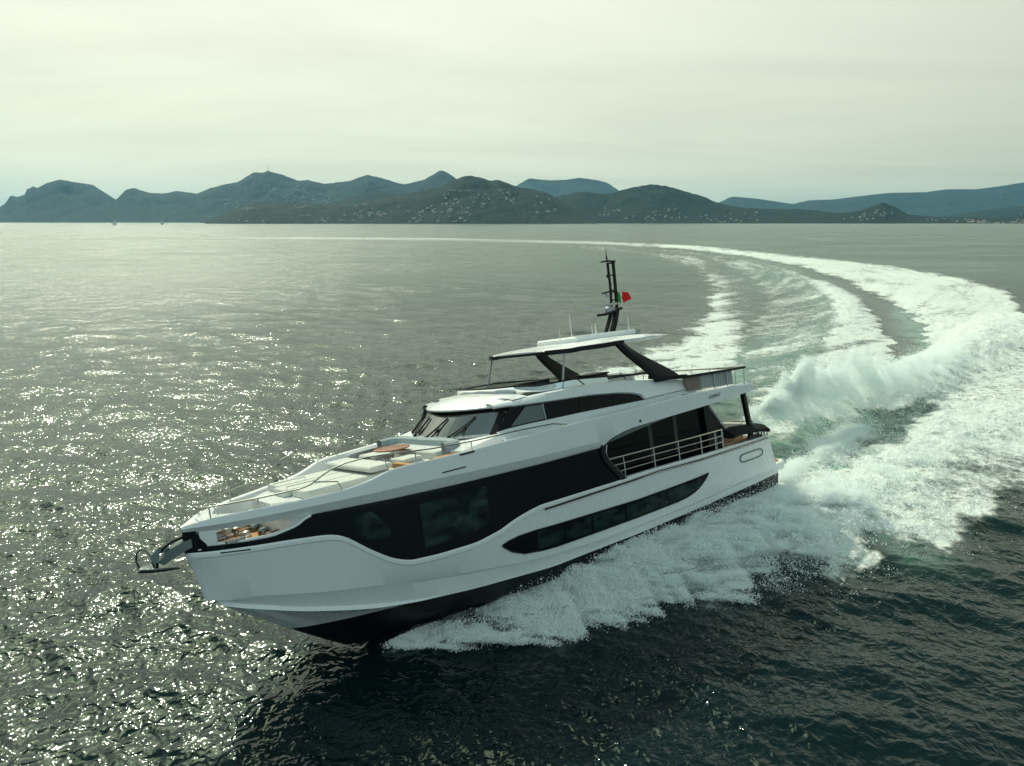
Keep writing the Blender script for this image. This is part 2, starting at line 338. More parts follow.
def sea_material():
    M = Mat('sea_water', (0.004, 0.02, 0.02), 0.08, spec=0.5); M.p.inputs['IOR'].default_value = 1.333
    foam = M.attr('foam'); aer = M.attr('aer'); calm = M.attr('calm'); far = M.attr('far'); rng = M.attr('rng')
    P = M.coord((1, 1, 1))
    Ps = M.coord((1, 1, 1))
    # ripples: fine noise everywhere, larger chop only where the mesh no longer carries it
    r1 = M.noise(P, 2.4, 2.0, .45, .3); r2 = M.noise(P, 6.0, 1, .5)
    c1 = M.noise(M.coord((.8, 1.2, 1)), 0.85, 5, .55, .3)
    c2 = M.noise(M.coord((.8, 1.25, 1)), 0.30, 4, .6, .2)
    hf = M.math('ADD', M.math('MULTIPLY', M.math('ABSOLUTE', M.math('SUBTRACT', r1, .5)), -0.13), M.math('MULTIPLY', r2, 0.016))
    keep = M.math('MULTIPLY', M.math('SUBTRACT', 1.0, M.math('MULTIPLY', foam, .6)), M.math('SUBTRACT', 1.0, M.math('MULTIPLY', calm, .5)))
    cf = M.math('MULTIPLY', M.math('MULTIPLY', M.math('MULTIPLY', M.math('ABSOLUTE', M.math('SUBTRACT', c1, .5)), -1.0), .46), far)
    c3 = M.noise(M.coord((.7, 1.0, 1)), 0.22, 3, .55, .4); farr = M.maprange(rng, .08, .3, 0, 1)
    cf = M.math('ADD', cf, M.math('MULTIPLY', M.math('MULTIPLY', M.math('ABSOLUTE', M.math('SUBTRACT', c3, .5)), -2.4), farr))
    cg = M.math('MULTIPLY', M.math('MULTIPLY', c2, .6), far)
    hf = M.math('MULTIPLY', hf, M.maprange(rng, .05, .25, 1, .0))
    gst = M.noise(M.coord((.35, 1, 1)), .035, 5, .7, .3); gs = M.maprange(gst, .36, .64, .45, 1.55)
    c4 = M.noise(M.coord((.45, 1, 1)), .055, 4, .65); cg = M.math('ADD', cg, M.math('MULTIPLY', M.math('MULTIPLY', c4, 2.6), M.maprange(rng, .18, .6, 0, 1)))
    cf = M.math('MULTIPLY', cf, gs)
    hw = M.math('ADD', M.math('MULTIPLY', hf, keep), M.math('MULTIPLY', M.math('ADD', cf, cg), keep))
    # foam: a broken, lacy coverage
    w1 = M.noise(P, 0.9, 7, .62, .5); w2 = M.noise(P, 5.0, 5, .65, .6)
    vor = M.node('ShaderNodeTexVoronoi', {'Vector': M.mix(0.1, P, M.node('ShaderNodeTexNoise', {'Vector': P, 'Scale': 2.0, 'Detail': 3.0}).outputs[1]), 'Scale': 1.6}, feature='DISTANCE_TO_EDGE').outputs[0]
    lace = M.math('SUBTRACT', 1.0, M.maprange(vor, 0, .3, 0, 1))
    pat = M.math('ADD', M.math('ADD', M.math('MULTIPLY', w1, .62), M.math('MULTIPLY', w2, .30)), M.math('MULTIPLY', lace, .10))
    pat = M.maprange(pat, .30, .70, 0, 1)
    cov = M.maprange(M.math('ADD', M.math('MULTIPLY', foam, 1.62), pat), 0.98, 1.78, 0, 1, True)
    water = M.mix(M.math('MULTIPLY', aer, .7), (0.003, 0.012, 0.013), (0.24, 0.43, 0.36))
    thin = M.mix(M.maprange(w2, .35, .65, 0, 1), (0.56, 0.66, 0.62), (0.80, 0.82, 0.78))
    water = M.mix(M.math('MULTIPLY', M.maprange(rng, .02, .22, 0, 1), M.math('SUBTRACT', 1.0, M.math('MULTIPLY', aer, .6), clamp=True)), water, (0.034, 0.080, 0.050))  # lighter, greener with range: far sheen and upwelling light painted into base colour
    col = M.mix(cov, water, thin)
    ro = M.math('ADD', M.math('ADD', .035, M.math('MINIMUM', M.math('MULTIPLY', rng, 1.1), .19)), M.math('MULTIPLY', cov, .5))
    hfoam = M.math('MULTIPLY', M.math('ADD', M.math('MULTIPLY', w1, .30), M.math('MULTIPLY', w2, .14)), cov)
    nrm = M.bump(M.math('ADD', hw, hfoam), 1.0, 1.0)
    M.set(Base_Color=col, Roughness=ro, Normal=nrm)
    ro2 = M.math('ADD', ro, M.math('MULTIPLY', M.math('SUBTRACT', gs, 1.0), M.maprange(rng, .05, .5, 0, .10))); M.set(Roughness=ro2)
    sp = M.math('SUBTRACT', .5, M.math('MULTIPLY', cov, .35)); M.set(Specular_IOR_Level=sp)
    return M.m
sea.data.materials.append(sea_material())

# ================================================================== HILLS
HILLS = {}
def hill_mat(name, c1, c2):
    M = Mat(name, c1, .9, spec=.1)
    P = M.coord((1, 1, 1)); a = M.noise(P, .012, 6, .65); b = M.noise(P, .05, 3, .6)
    col = M.mix(M.maprange(M.math('ADD', M.math('MULTIPLY', a, .55), M.math('MULTIPLY', b, .45)), .44, .57, 0, 1), c1, c2)
    M.set(Base_Color=col, Normal=M.bump(b, 22, 1.0)); return M.m
def hill(name, D, depth, prof, mat, rough=1.0, back=1.2, seed=0, sharp=1.25, shore=1.0):
    """a ridge of real height standing D metres off, its crest where the profile says; slopes fall to the water in front and behind"""
    us = np.arange(prof[0][0], prof[-1][0] + .1, 1.0 if D > 3000 else 1.0)
    pv = np.interp(us, [p[0] for p in prof], [p[1] for p in prof])
    dc = D + depth                                   # distance of the crest
    kk_ = np.ones(5) / 5; pv = np.convolve(np.pad(pv, 2, mode='edge'), kk_, 'valid') if name not in ('massif',) else np.convolve(np.pad(pv, 1, mode='edge'), np.array([.25, .5, .25]), 'valid')
    tanel = (HZ - pv) / FOC
    hc = HC + dc * np.maximum(tanel, -.002) / math.cos(PITCH) / 1.0
    hc = np.maximum(hc, 1.0)
    T = np.concatenate([np.linspace(-1.0, 0, 44), np.linspace(0, back, 16)[1:]])
    Ug, Tg = np.meshgrid(us, T); Hg = np.tile(hc, (len(T), 1))
    dist = dc + Tg * depth
    azt = (Ug - 512) / FOC
    # columns are radial lines of constant bearing
    Yg = dist; Xg = azt * Yg * (math.cos(PITCH) + 0.0) / 1.0
    nx = Xg / 420 + seed * 13.7; ny = Yg / 420 + seed * 5.1
    rdg = 1 - np.abs(fbm(nx, ny, 5, .55) - .5) * 2.6
    sh = np.where(Tg < 0, np.clip(1 + Tg, 0, 1) ** (sharp * (1 - .25 * (vnoise(Xg / 600 + seed, Yg * 0 + 3) - .5))), np.clip(1 - Tg / back, 0, 1))
    edge = np.clip(-Tg, 0, 1)
    Z = Hg * sh * (1 + (rdg - .55) * .55 * rough * np.minimum(edge * 3, 1) * (Tg < 0))
    Z = np.minimum(Z, HC + (Hg - HC) * dist / dc * (1 - .02 * edge))      # foothills never overtop the crest line
    Z = np.where(Tg <= -.999, -3, Z)
    Z += np.where(edge < .02, 0, 0)
    jag = (vnoise(Xg / 28 + seed, Yg / 60) - .5) * np.minimum(8, Hg * .06) * rough
    Z = np.where(Tg > -.97, np.maximum(Z + jag, 1.5), Z)
    nr, nc = Ug.shape
    V = np.stack([Xg, Yg, Z], -1).reshape(-1, 3)
    i = np.arange(nr - 1)[:, None] * nc; j = np.arange(nc - 1)[None]
    F = np.stack([i + j, i + j + 1, i + nc + j + 1, i + nc + j], -1).reshape(-1, 4)
    me = np_mesh('hills', V, F, smooth=True); me.materials.append(mat)
    o = bpy.data.objects.new('hills', me); COL.objects.link(o); tag(o, kind='structure')
    HILLS[name] = (us, T, Xg, Yg, Z)
    return o
hm1 = hill_mat('wooded_slope', (0.007, 0.015, 0.012), (0.020, 0.034, 0.024))
hm2 = hill_mat('rocky_slope', (0.011, 0.020, 0.018), (0.030, 0.038, 0.031))
hill('far_right', 10500, 1500, [(640, 222), (700, 212), (720, 203), (730, 198.6), (754, 200.3), (791, 205.4), (807, 202), (831, 201.3), (854, 198.6), (885, 195.3), (922, 194.6), (942, 192), (972, 192), (996, 189), (1016, 186), (1040, 185), (1100, 190), (1200, 186), (1350, 196)], hm2, .6, seed=1)
hill('far_blue', 11500, 1500, [(430, 222), (480, 210), (505, 197), (517, 188.4), (529, 182), (537, 183), (550, 184), (566, 183.5), (578, 181.6), (595, 183.6), (606, 186), (615, 191.5), (640, 205), (700, 222)], hm2, .6, seed=2)
hill('massif', 7200, 1400, [(-420, 205), (-300, 196), (-180, 204), (-60, 213), (0, 209), (8, 205), (14.6, 197.8), (21.5, 199), (29, 197), (32, 191.4), (36, 191), (37, 189.5), (40, 190), (42, 191), (51, 187), (66, 183), (82, 186), (97.6, 188), (107, 194), (113, 198), (119, 201.5), (130, 192.3), (137, 190.8), (152, 195), (166, 196),
     (180, 193.5), (200, 196), (212, 191.4), (228, 187.5), (241, 185.5), (258, 176.7), (265, 177.3), (272, 175.7), (286, 179), (301, 184.5), (311, 183.5), (314, 184.6), (327, 187), (352, 184.5), (369, 179), (384, 182), (400, 186.5), (406, 187.5), (425, 183.5), (436, 178), (440, 175.6), (444, 175.2), (448, 177), (458, 183), (480, 196), (520, 212), (560, 222)], hm2, .8, seed=3)
hill('dome', 5200, 700, [(200, 221), (250, 214), (300, 208), (335, 203.5), (350, 199), (366, 193.8), (378, 193.2), (400, 196.4), (430, 205), (480, 222)], hm1, .7, seed=4)
hill('headland', 3700, 700, [(205, 222), (214, 218.7), (235, 210), (250, 206), (275, 203), (300, 203.5), (325, 206), (350, 205), (380, 201), (400, 197), (425, 193), (439, 190.4), (454.7, 183.5), (464, 180.3), (472, 179.6), (484, 182), (490, 184.5), (498, 183.3), (507, 186.5), (519, 190.4), (532, 192), (544.5, 194.3), (556, 200), (576, 211), (588, 218), (597, 222)], hm1, .7, seed=5, sharp=1.0)
hill('mid_right', 4400, 700, [(500, 222), (530, 212), (545, 202), (559, 198), (582, 194), (606, 197), (629, 190.6), (649, 187.6), (665, 189), (680, 193), (700, 198), (713, 203), (737, 208.5), (767, 210), (797, 210), (831, 213), (850, 222)], hm1, .7, seed=6)
hill('cone', 4200, 450, [(740, 222), (780, 217), (831, 214), (858, 212), (870, 207.5), (881, 203.7), (895, 208.7), (908, 215.4), (935, 217), (982, 218), (1040, 216), (1120, 214), (1300, 218), (1400, 222)], hm1, .7, seed=7)
hill('right_slope', 6500, 700, [(900, 222), (940, 217), (975, 212), (1000, 209), (1040, 205), (1120, 203), (1250, 208), (1400, 218)], hm1, .6, seed=8)

def hill_z(name, u, t):
    us, T, Xg, Yg, Z = HILLS[name]
    ci = int(np.clip(round((u - us[0]) / (us[1] - us[0])), 0, len(us) - 1)); ri = int(np.argmin(np.abs(T - t)))
    return Xg[ri, ci], Yg[ri, ci], Z[ri, ci]

# ---- houses on the hillsides
def simple(name, color, rough=.7, spec=.3, metal=0.0, var=.06, sc=8.0):
    M = Mat(name, color, rough, metal, spec)
    P = M.coord((1, 1, 1)); nn = M.noise(P, sc, 3, .6)
    dk = tuple(c * (1 - var) for c in color); lt = tuple(min(1, c * (1 + var)) for c in color)
    M.set(Base_Color=M.mix(nn, dk, lt), Roughness=M.maprange(nn, .3, .7, max(.02, rough - .05), min(1, rough + .05)))
    return M.m
mt_wall = simple('pale_render', (.50, .48, .43)); mt_roof = simple('clay_roof', (.30, .15, .10)); mt_hw = simple('dark_opening', (.04, .05, .06), .3)
def house_mesh(w, d, h, st, flat):
    bm = bmesh.new()
    def bx(x0, x1, y0, y1, z0, z1, mi):
        vs = [bm.verts.new(p) for p in ((x0, y0, z0), (x1, y0, z0), (x1, y1, z0), (x0, y1, z0), (x0, y0, z1), (x1, y0, z1), (x1, y1, z1), (x0, y1, z1))]
        for q in ((0, 1, 5, 4), (1, 2, 6, 5), (2, 3, 7, 6), (3, 0, 4, 7), (4, 5, 6, 7), (3, 2, 1, 0)):
            bm.faces.new([vs[k] for k in q]).material_index = mi
    bx(-w / 2, w / 2, -d / 2, d / 2, -6, h, 0)
    n = max(2, int(w / 3.5))
    for s_ in range(st):
        for i in range(n):
            x0 = -w / 2 + (i + .3) * w / n; z0 = s_ * 3 + 1.0
            bx(x0, x0 + w / n * .4, -d / 2 - .05, -d / 2 + .2, z0, z0 + 1.4, 2)
    if flat: bx(-w / 2 - .3, w / 2 + .3, -d / 2 - .3, d / 2 + .3, h, h + .5, 0)
    else:
        a = [bm.verts.new(p) for p in ((-w / 2 - .6, -d / 2 - .6, h), (w / 2 + .6, -d / 2 - .6, h), (w / 2 + .6, d / 2 + .6, h), (-w / 2 - .6, d / 2 + .6, h), (-w / 4, 0, h + 2.4), (w / 4, 0, h + 2.4))]
        for q in ((0, 1, 5, 4), (1, 2, 5), (2, 3, 4, 5), (3, 0, 4), (3, 2, 1, 0)): bm.faces.new([a[k] for k in q]).material_index = 1
    me = bpy.data.meshes.new('house'); bm.to_mesh(me); bm.free()
    for m in (mt_wall, mt_roof, mt_hw): me.materials.append(m)
    return me
HM = [house_mesh(13, 10, 6, 2, False), house_mesh(20, 11, 9, 3, True), house_mesh(10, 9, 5.5, 2, False), house_mesh(30, 12, 9, 3, True), house_mesh(16, 10, 3.5, 1, False)]
rh = random.Random(5)
CL = [('massif', (228, 330), (-.80, -.30), 55, 'tiny pale house high on the blue slope below the peak with the antenna', 'houses under the antenna peak'),
      ('headland', (225, 400), (-.93, -.25), 62, 'tiny pale house on the low wooded shore left of the central headland', 'houses on the left shore'),
      ('headland', (395, 470), (-.95, -.5), 40, 'tiny pale villa near the water at the foot of the dark central headland', 'villas at the foot of the headland'),
      ('headland', (430, 566), (-.75, -.3), 48, 'tiny pale villa half way up the dark central headland', 'villas on the headland slope'),
      ('mid_right', (600, 760), (-.93, -.25), 52, 'tiny pale house on the dark hill right of the central headland', 'houses on the right hill'),
      ('cone', (800, 1040), (-.95, -.3), 70, 'tiny pale house on the flat shore round the small cone hill', 'town houses round the cone hill'),
      ('right_slope', (960, 1040), (-.9, -.4), 12, 'tiny pale house on the slope above the shore at the right edge', 'houses on the right slope')]
for hn, (u0, u1), (t0, t1), num, lab, grp in CL:
    # houses gather in little clusters
    cs = [(rh.uniform(u0, u1), rh.uniform(t0, t1)) for _ in range(max(3, num // 6))]
    for i in range(num):
        c0 = rh.choice(cs); u_ = min(max(c0[0] + rh.gauss(0, 9), u0), u1); t_ = min(max(c0[1] + rh.gauss(0, .10), t0), t1)
        X_, Y_, Z_ = hill_z(hn, u_, t_)
        if Z_ < 1.2: Z_ = 2.0
        o = bpy.data.objects.new('house', HM[rh.choices(range(5), (5, 2, 4, 1, 3))[0]])
        COL.objects.link(o); o.location = (X_, Y_, Z_ + rh.uniform(.5, 2)); o.rotation_euler = (0, 0, rh.uniform(-.6, .6)); hs_ = .72 if hn != 'massif' else .95; o.scale = (rh.uniform(.8, 1.2) * hs_, hs_, rh.uniform(.8, 1.1) * hs_)
        tag(o, lab, 'house', grp)

# ================================================================== YACHT
# boat frame: X forward from the platform, Y port, Z up from the designed waterline; the whole boat is one Empty, heeled in its turn
BPOS = (1.713, 24.647, 0.083); BHD, BHE, BTR = rad(220.94), rad(12.0), rad(0.576)
yacht = bpy.data.objects.new('motor_yacht', None); COL.objects.link(yacht)
_R = Matrix.Rotation(BHD, 4, 'Z') @ Matrix.Rotation(-BTR, 4, 'Y') @ Matrix.Rotation(BHE, 4, 'X')
yacht.matrix_world = Matrix.Translation(BPOS) @ _R @ Matrix.Translation((-13, 0, 0))
tag(yacht, 'large white motor yacht with black window bands heeling in a fast turn', 'yacht')

XD = [0, 1.5, 4, 8, 12, 16, 19, 21, 23, 24.5, 25.5, 26.07]; YD = [2.85, 2.95, 3.1, 3.25, 3.3, 3.22, 2.9, 2.5, 1.85, 1.2, .6, 0.03]
_xs = np.arange(0, 26.08, .05); _ys = np.interp(_xs, XD, YD)
_k = np.exp(-np.linspace(-2, 2, 21) ** 2); _k /= _k.sum()
_ysm = np.convolve(np.pad(_ys, 10, mode='edge'), _k, 'valid'); _w = sstep(25.2, 25.8, _xs); _ysm = _ysm * (1 - _w) + _ys * _w
def Yd(x): return float(np.interp(x, _xs, _ysm))
def itp(x, tab):
    t = sorted(tab); return float(np.interp(x, [p[0] for p in t], [p[1] for p in t]))
def smooth_tab(tab, s=.25):
    xs = np.arange(min(p[0] for p in tab), max(p[0] for p in tab) + .01, .05); t = sorted(tab)
    ys = np.interp(xs, [p[0] for p in t], [p[1] for p in t]); n = int(s / .05) * 2 + 1
    k = np.exp(-np.linspace(-1.7, 1.7, n) ** 2); k /= k.sum()
    pad = n // 2; l = ys[0] - (ys[1:pad + 1][::-1] - ys[0]); r = ys[-1] - (ys[-pad - 1:-1][::-1] - ys[-1])
    ys = np.convolve(np.concatenate([l, ys, r]), k, 'valid'); return list(zip(xs.tolist(), ys.tolist()))

# ---- materials
gel = Mat('white_gelcoat', (.72, .74, .74), .22, spec=.5, Coat_Weight=.4, Coat_Roughness=.08)
_p = gel.coord(); gel.set(Base_Color=gel.mix(gel.noise(_p, 1.3, 4, .6), (.69, .715, .715), (.75, .765, .76)), Roughness=gel.maprange(gel.noise(_p, 6, 4, .6), .3, .7, .18, .32)); GEL = gel.m
deckm = Mat('nonslip_deck', (.62, .63, .61), .75, spec=.25); deckm.set(Normal=deckm.bump(deckm.noise(deckm.coord(), 90, 2), .002), Base_Color=deckm.mix(deckm.noise(deckm.coord(), 3, 4), (.57, .585, .57), (.66, .67, .65))); DECK = deckm.m
bg_ = Mat('black_glass', (.003, .005, .006), .03, spec=.16); bg_.set(Roughness=bg_.maprange(bg_.noise(bg_.coord(), 2, 3), .3, .7, .02, .06)); BGL = bg_.m
pg_ = Mat('smoked_pane_painted_reflection', (.010, .022, .021), .03, spec=.16)
_n = pg_.noise(pg_.coord((1, 1, 2.2)), 1.3, 4, .55, .5); pg_.set(Base_Color=pg_.ramp(_n, (.40, (.003, .007, .007)), (.55, (.012, .028, .025)), (.72, (.030, .058, .050)))); PGL = pg_.m  # teal mottling: reflections painted into the colour of the panes
AF = simple('antifouling_paint', (.007, .010, .012), .45, .2, var=.3, sc=3)
TEAKm = Mat('teak_planks', (.33, .17, .07), .6, spec=.25)
_p = TEAKm.coord((1, 1, 1)); _wv = TEAKm.node('ShaderNodeTexWave', {'Vector': TEAKm.node('ShaderNodeMapping', {'Vector': _p, 'Rotation': (0, 0, 0)}).outputs[0], 'Scale': 2.6, 'Distortion': .0}, wave_type='BANDS', bands_direction='Y').outputs[1]
_g = TEAKm.noise(TEAKm.coord((.6, 9, 3)), 4, 5, .6)
TEAKm.set(Base_Color=TEAKm.mix(TEAKm.maprange(_wv, .0, .10, 1, 0), TEAKm.mix(_g, (.34, .165, .06), (.52, .27, .11)), (.03, .022, .016))); TEAK = TEAKm.m
def fabric(name, c):
    M = Mat(name, c, .85, spec=.15); p = M.coord(); M.set(Normal=M.bump(M.math('ADD', M.noise(p, 130, 2), M.math('MULTIPLY', M.noise(p, 5, 3), 3.0)), .006), Base_Color=M.mix(M.noise(p, 4, 4), tuple(v * .93 for v in c), tuple(min(1, v * 1.05) for v in c))); return M.m
CUSH = fabric('pale_upholstery', (.56, .58, .54)); CUSH2 = fabric('blue_grey_upholstery', (.30, .36, .37)); CUSHD = fabric('dark_upholstery', (.05, .055, .055)); CANV = fabric('black_canvas', (.012, .014, .015))
STEEL = simple('polished_steel', (.45, .43, .40), .16, .5, 1.0); DSTEEL = simple('dull_steel', (.16, .19, .19), .35, .5, 1.0)
BLK = simple('black_paint', (.005, .006, .007), .35, .2, var=.3); CARB = simple('dark_grey_paint', (.009, .011, .012), .42, .22, var=.2)
GREYP = simple('grey_paint', (.34, .37, .37), .3); RUB = simple('black_rubber', (.012, .012, .012), .6)
BROWN = simple('varnished_table', (.28, .10, .045), .25, .5, var=.25); TAUPE = simple('taupe_panel', (.20, .155, .125), .5)
glz = bpy.data.materials.new('tinted_glazing'); glz.use_nodes = True; _nt = glz.node_tree; _nt.nodes.clear()
_o = _nt.nodes.new('ShaderNodeOutputMaterial'); _mx = _nt.nodes.new('ShaderNodeMixShader'); _tr = _nt.nodes.new('ShaderNodeBsdfTransparent'); _gl = _nt.nodes.new('ShaderNodeBsdfGlossy'); _fr = _nt.nodes.new('ShaderNodeFresnel')
_tr.inputs[0].default_value = (.74, .82, .72, 1); _gl.inputs[1].default_value = .02; _fr.inputs[0].default_value = 3.6; _gl.inputs[0].default_value = (1, 1, 1, 1)
_nt.links.new(_fr.outputs[0], _mx.inputs[0]); _nt.links.new(_tr.outputs[0], _mx.inputs[1]); _nt.links.new(_gl.outputs[0], _mx.inputs[2]); _nt.links.new(_mx.outputs[0], _o.inputs[0]); GLZ = glz

# ---- mesh builder
class MB:
    def __init__(s): s.v = []; s.f = []; s.m = []
    def grid(s, rows, mi=0, flip=False, closed=False, mfun=None):
        b = len(s.v); nr = len(rows); nc = len(rows[0])
        for r in rows: s.v += [tuple(p) for p in r]
        for i in range(nr - 1):
            for j in range(nc if closed else nc - 1):
                q = [b + i * nc + j, b + i * nc + (j + 1) % nc, b + (i + 1) * nc + (j + 1) % nc, b + (i + 1) * nc + j]
                s.f.append(q[::-1] if flip else q); s.m.append(mfun(i, j) if mfun else mi)
        return s
    def poly(s, pts, mi=0):
        b = len(s.v); s.v += [tuple(p) for p in pts]; s.f.append(list(range(b, b + len(pts)))); s.m.append(mi); return s
    def box(s, x0, x1, y0, y1, z0, z1, mi=0, bev=0.0):
        c = [(x0, y0), (x1, y0), (x1, y1), (x0, y1)]
        if bev <= 0:
            return s.prism([(a, b_) for a, b_ in c], z0, z1, mi)
        # rounded in plan, chamfered top and bottom
        out = []
        for (cx_, cy_), a0 in zip(((x0 + bev, y0 + bev), (x1 - bev, y0 + bev), (x1 - bev, y1 - bev), (x0 + bev, y1 - bev)), (180, 270, 0, 90)):
            for k in range(4):
                a = rad(a0 + 30 * k); out.append((cx_ + bev * math.cos(a), cy_ + bev * math.sin(a)))
        e = min(bev * .6, (z1 - z0) * .4); mx_, my_ = (x0 + x1) / 2, (y0 + y1) / 2
        sx_ = 1 - e / max(.01, (x1 - x0) / 2) * .8; sy_ = 1 - e / max(.01, (y1 - y0) / 2) * .8
        inn = [(mx_ + (p[0] - mx_) * sx_, my_ + (p[1] - my_) * sy_) for p in out]
        rows = [[(*p, z0) for p in inn], [(*p, z0 + e) for p in out], [(*p, z1 - e) for p in out], [(*p, z1) for p in inn]]
        s.grid(rows, mi, closed=True); s.poly(rows[3], mi); s.poly(rows[0][::-1], mi); return s
    def prism(s, pts, z0, z1, mi=0, zf=None):
        """pts ccw in plan; zf(x,y) optional top height"""
        t = [(p[0], p[1], (zf(*p) if zf else z1)) for p in pts]; bt = [(p[0], p[1], z0) for p in pts]
        s.grid([bt, t], mi, closed=True); s.poly(t, mi); s.poly(bt[::-1], mi); return s
    def wall(s, pts, y0, y1, mi=0):
        """side-view polygon (x,z) extruded in y"""
        a = [(p[0], y0, p[1]) for p in pts]; b = [(p[0], y1, p[1]) for p in pts]
        s.grid([a, b], mi, closed=True); s.poly(a[::-1], mi); s.poly(b, mi); return s
    def tube(s, pts, r, seg=8, mi=0, cap=True):
        P = [Vector(p) for p in pts]; n = len(P); rr = r if isinstance(r, (list, tuple)) else [r] * n
        rows = []; up = None
        for i in range(n):
            t = (P[min(i + 1, n - 1)] - P[max(i - 1, 0)]).normalized()
            if up is None: up = t.orthogonal().normalized()
            up = (up - t * up.dot(t)).normalized(); w = t.cross(up)
            rows.append([tuple(P[i] + (up * math.cos(2 * math.pi * k / seg) + w * math.sin(2 * math.pi * k / seg)) * rr[i]) for k in range(seg)])
        s.grid(rows, mi, closed=True)
        if cap: s.poly(rows[0][::-1], mi); s.poly(rows[-1], mi)
        return s
    def bar(s, pts, w, h, mi=0, up=(0, 0, 1)):
        """rectangular section swept along pts: w across, h along up"""
        P = [Vector(p) for p in pts]; n = len(P); U = Vector(up); rows = []
        for i in range(n):
            t = (P[min(i + 1, n - 1)] - P[max(i - 1, 0)]).normalized(); a = t.cross(U)
            a = a.normalized() if a.length > 1e-4 else t.orthogonal().normalized(); u_ = a.cross(t).normalized()
            wi = w[i] if isinstance(w, (list, tuple)) else w; hi = h[i] if isinstance(h, (list, tuple)) else h
            rows.append([tuple(P[i] + a * sx_ * wi / 2 + u_ * sz_ * hi / 2) for sx_, sz_ in ((-1, -1), (1, -1), (1, 1), (-1, 1))])
        s.grid(rows, mi, closed=True); s.poly(rows[0][::-1], mi); s.poly(rows[-1], mi); return s
    def lathe(s, c, prof, seg=16, axis=(0, 0, 1), mi=0):
        A = Vector(axis).normalized(); u_ = A.orthogonal().normalized(); w = A.cross(u_); C_ = Vector(c)
        rows = [[tuple(C_ + A * z + (u_ * math.cos(2 * math.pi * k / seg) + w * math.sin(2 * math.pi * k / seg)) * max(r, 1e-4)) for k in range(seg)] for r, z in prof]
        s.grid(rows, mi, closed=True); s.poly(rows[0][::-1], mi); s.poly(rows[-1], mi); return s
    def mirror(s):
        """the same again on starboard"""
        b = len(s.v); s.v += [(p[0], -p[1], p[2]) for p in s.v]; f2 = [[b + i for i in q][::-1] for q in s.f]; s.f += f2; s.m += list(s.m); return s
    def build(s, name, mats, parent=None, label=None, smooth=35, side=1, recalc=True, kind=None):
        me = bpy.data.meshes.new(name); v = s.v if side == 1 else [(p[0], -p[1], p[2]) for p in s.v]
        f = s.f if side == 1 else [q[::-1] for q in s.f]
        me.from_pydata(v, [], f); me.polygons.foreach_set('material_index', s.m)
        for m in (mats if isinstance(mats, (list, tuple)) else [mats]): me.materials.append(m)
        bm = bmesh.new(); bm.from_mesh(me); bmesh.ops.remove_doubles(bm, verts=bm.verts, dist=1e-4)
        if recalc: bmesh.ops.recalc_face_normals(bm, faces=bm.faces)
        bm.to_mesh(me); bm.free()
        me.polygons.foreach_set('use_smooth', [True] * len(me.polygons))
        try: me.set_sharp_from_angle(angle=rad(smooth))
        except Exception: pass
        me.update()
        o = bpy.data.objects.new(name, me); COL.objects.link(o)
        o.parent = yacht if parent is None else parent
        if label: o['label'] = label
        if kind: o['kind'] = kind
        return o
def thicken(o, t, off=0.0):
    m = o.modifiers.new('thick', 'SOLIDIFY'); m.thickness = t; m.offset = off; return o
def cols(a, b, n, p=1.0): return [a + (b - a) * (i / (n - 1)) ** p for i in range(n)]

# ---- hull
ZT = smooth_tab([(0, 2.6), (1.5, 2.6), (1.8, 2.61), (6, 2.80), (10.3, 3.0), (12, 3.05), (14.7, 3.10), (16.2, 3.13), (16.67, 3.06), (17.27, 2.93), (17.86, 2.73), (18.68, 2.59), (19.96, 2.57), (20.84, 2.62), (21.32, 2.81), (21.89, 3.23), (22.38, 3.67), (22.65, 3.82), (23, 3.89), (24, 3.95), (24.64, 3.97), (26.1, 4.02)], .3)
def BB(xs, k):
    return lambda x: float(np.interp(26.07 - (xs - x) * 26.07 / xs, _xs, _ysm)) * (k + (1 - k) * min(1, max(0, (14 - x) / 10)))
KT = smooth_tab([(25.75, 2.70), (25.34, 2.64), (24.59, 2.55), (23.09, 2.28), (20.56, 1.93), (16.83, 1.44), (13.73, 1.22), (8, 1.12), (1, 1.1)], .6)
CT = smooth_tab([(25.5, 2.53), (24.59, 2.25), (23.53, 1.93), (22.47, 1.68), (21.55, 1.49), (20.57, 1.33), (19.33, 1.21), (17.21, 1.06), (15.98, .97), (13.8, .93), (11.3, .89), (6.4, .86), (3.3, .82), (1, .80)], .6)
bK, bC, bA = BB(25.75, .97), BB(25.5, .93), BB(23.9, .88)
_f = lambda x: min(1, max(0, (x - 19.8) / 2))                       # 1 forward, where the spray rail stands proud
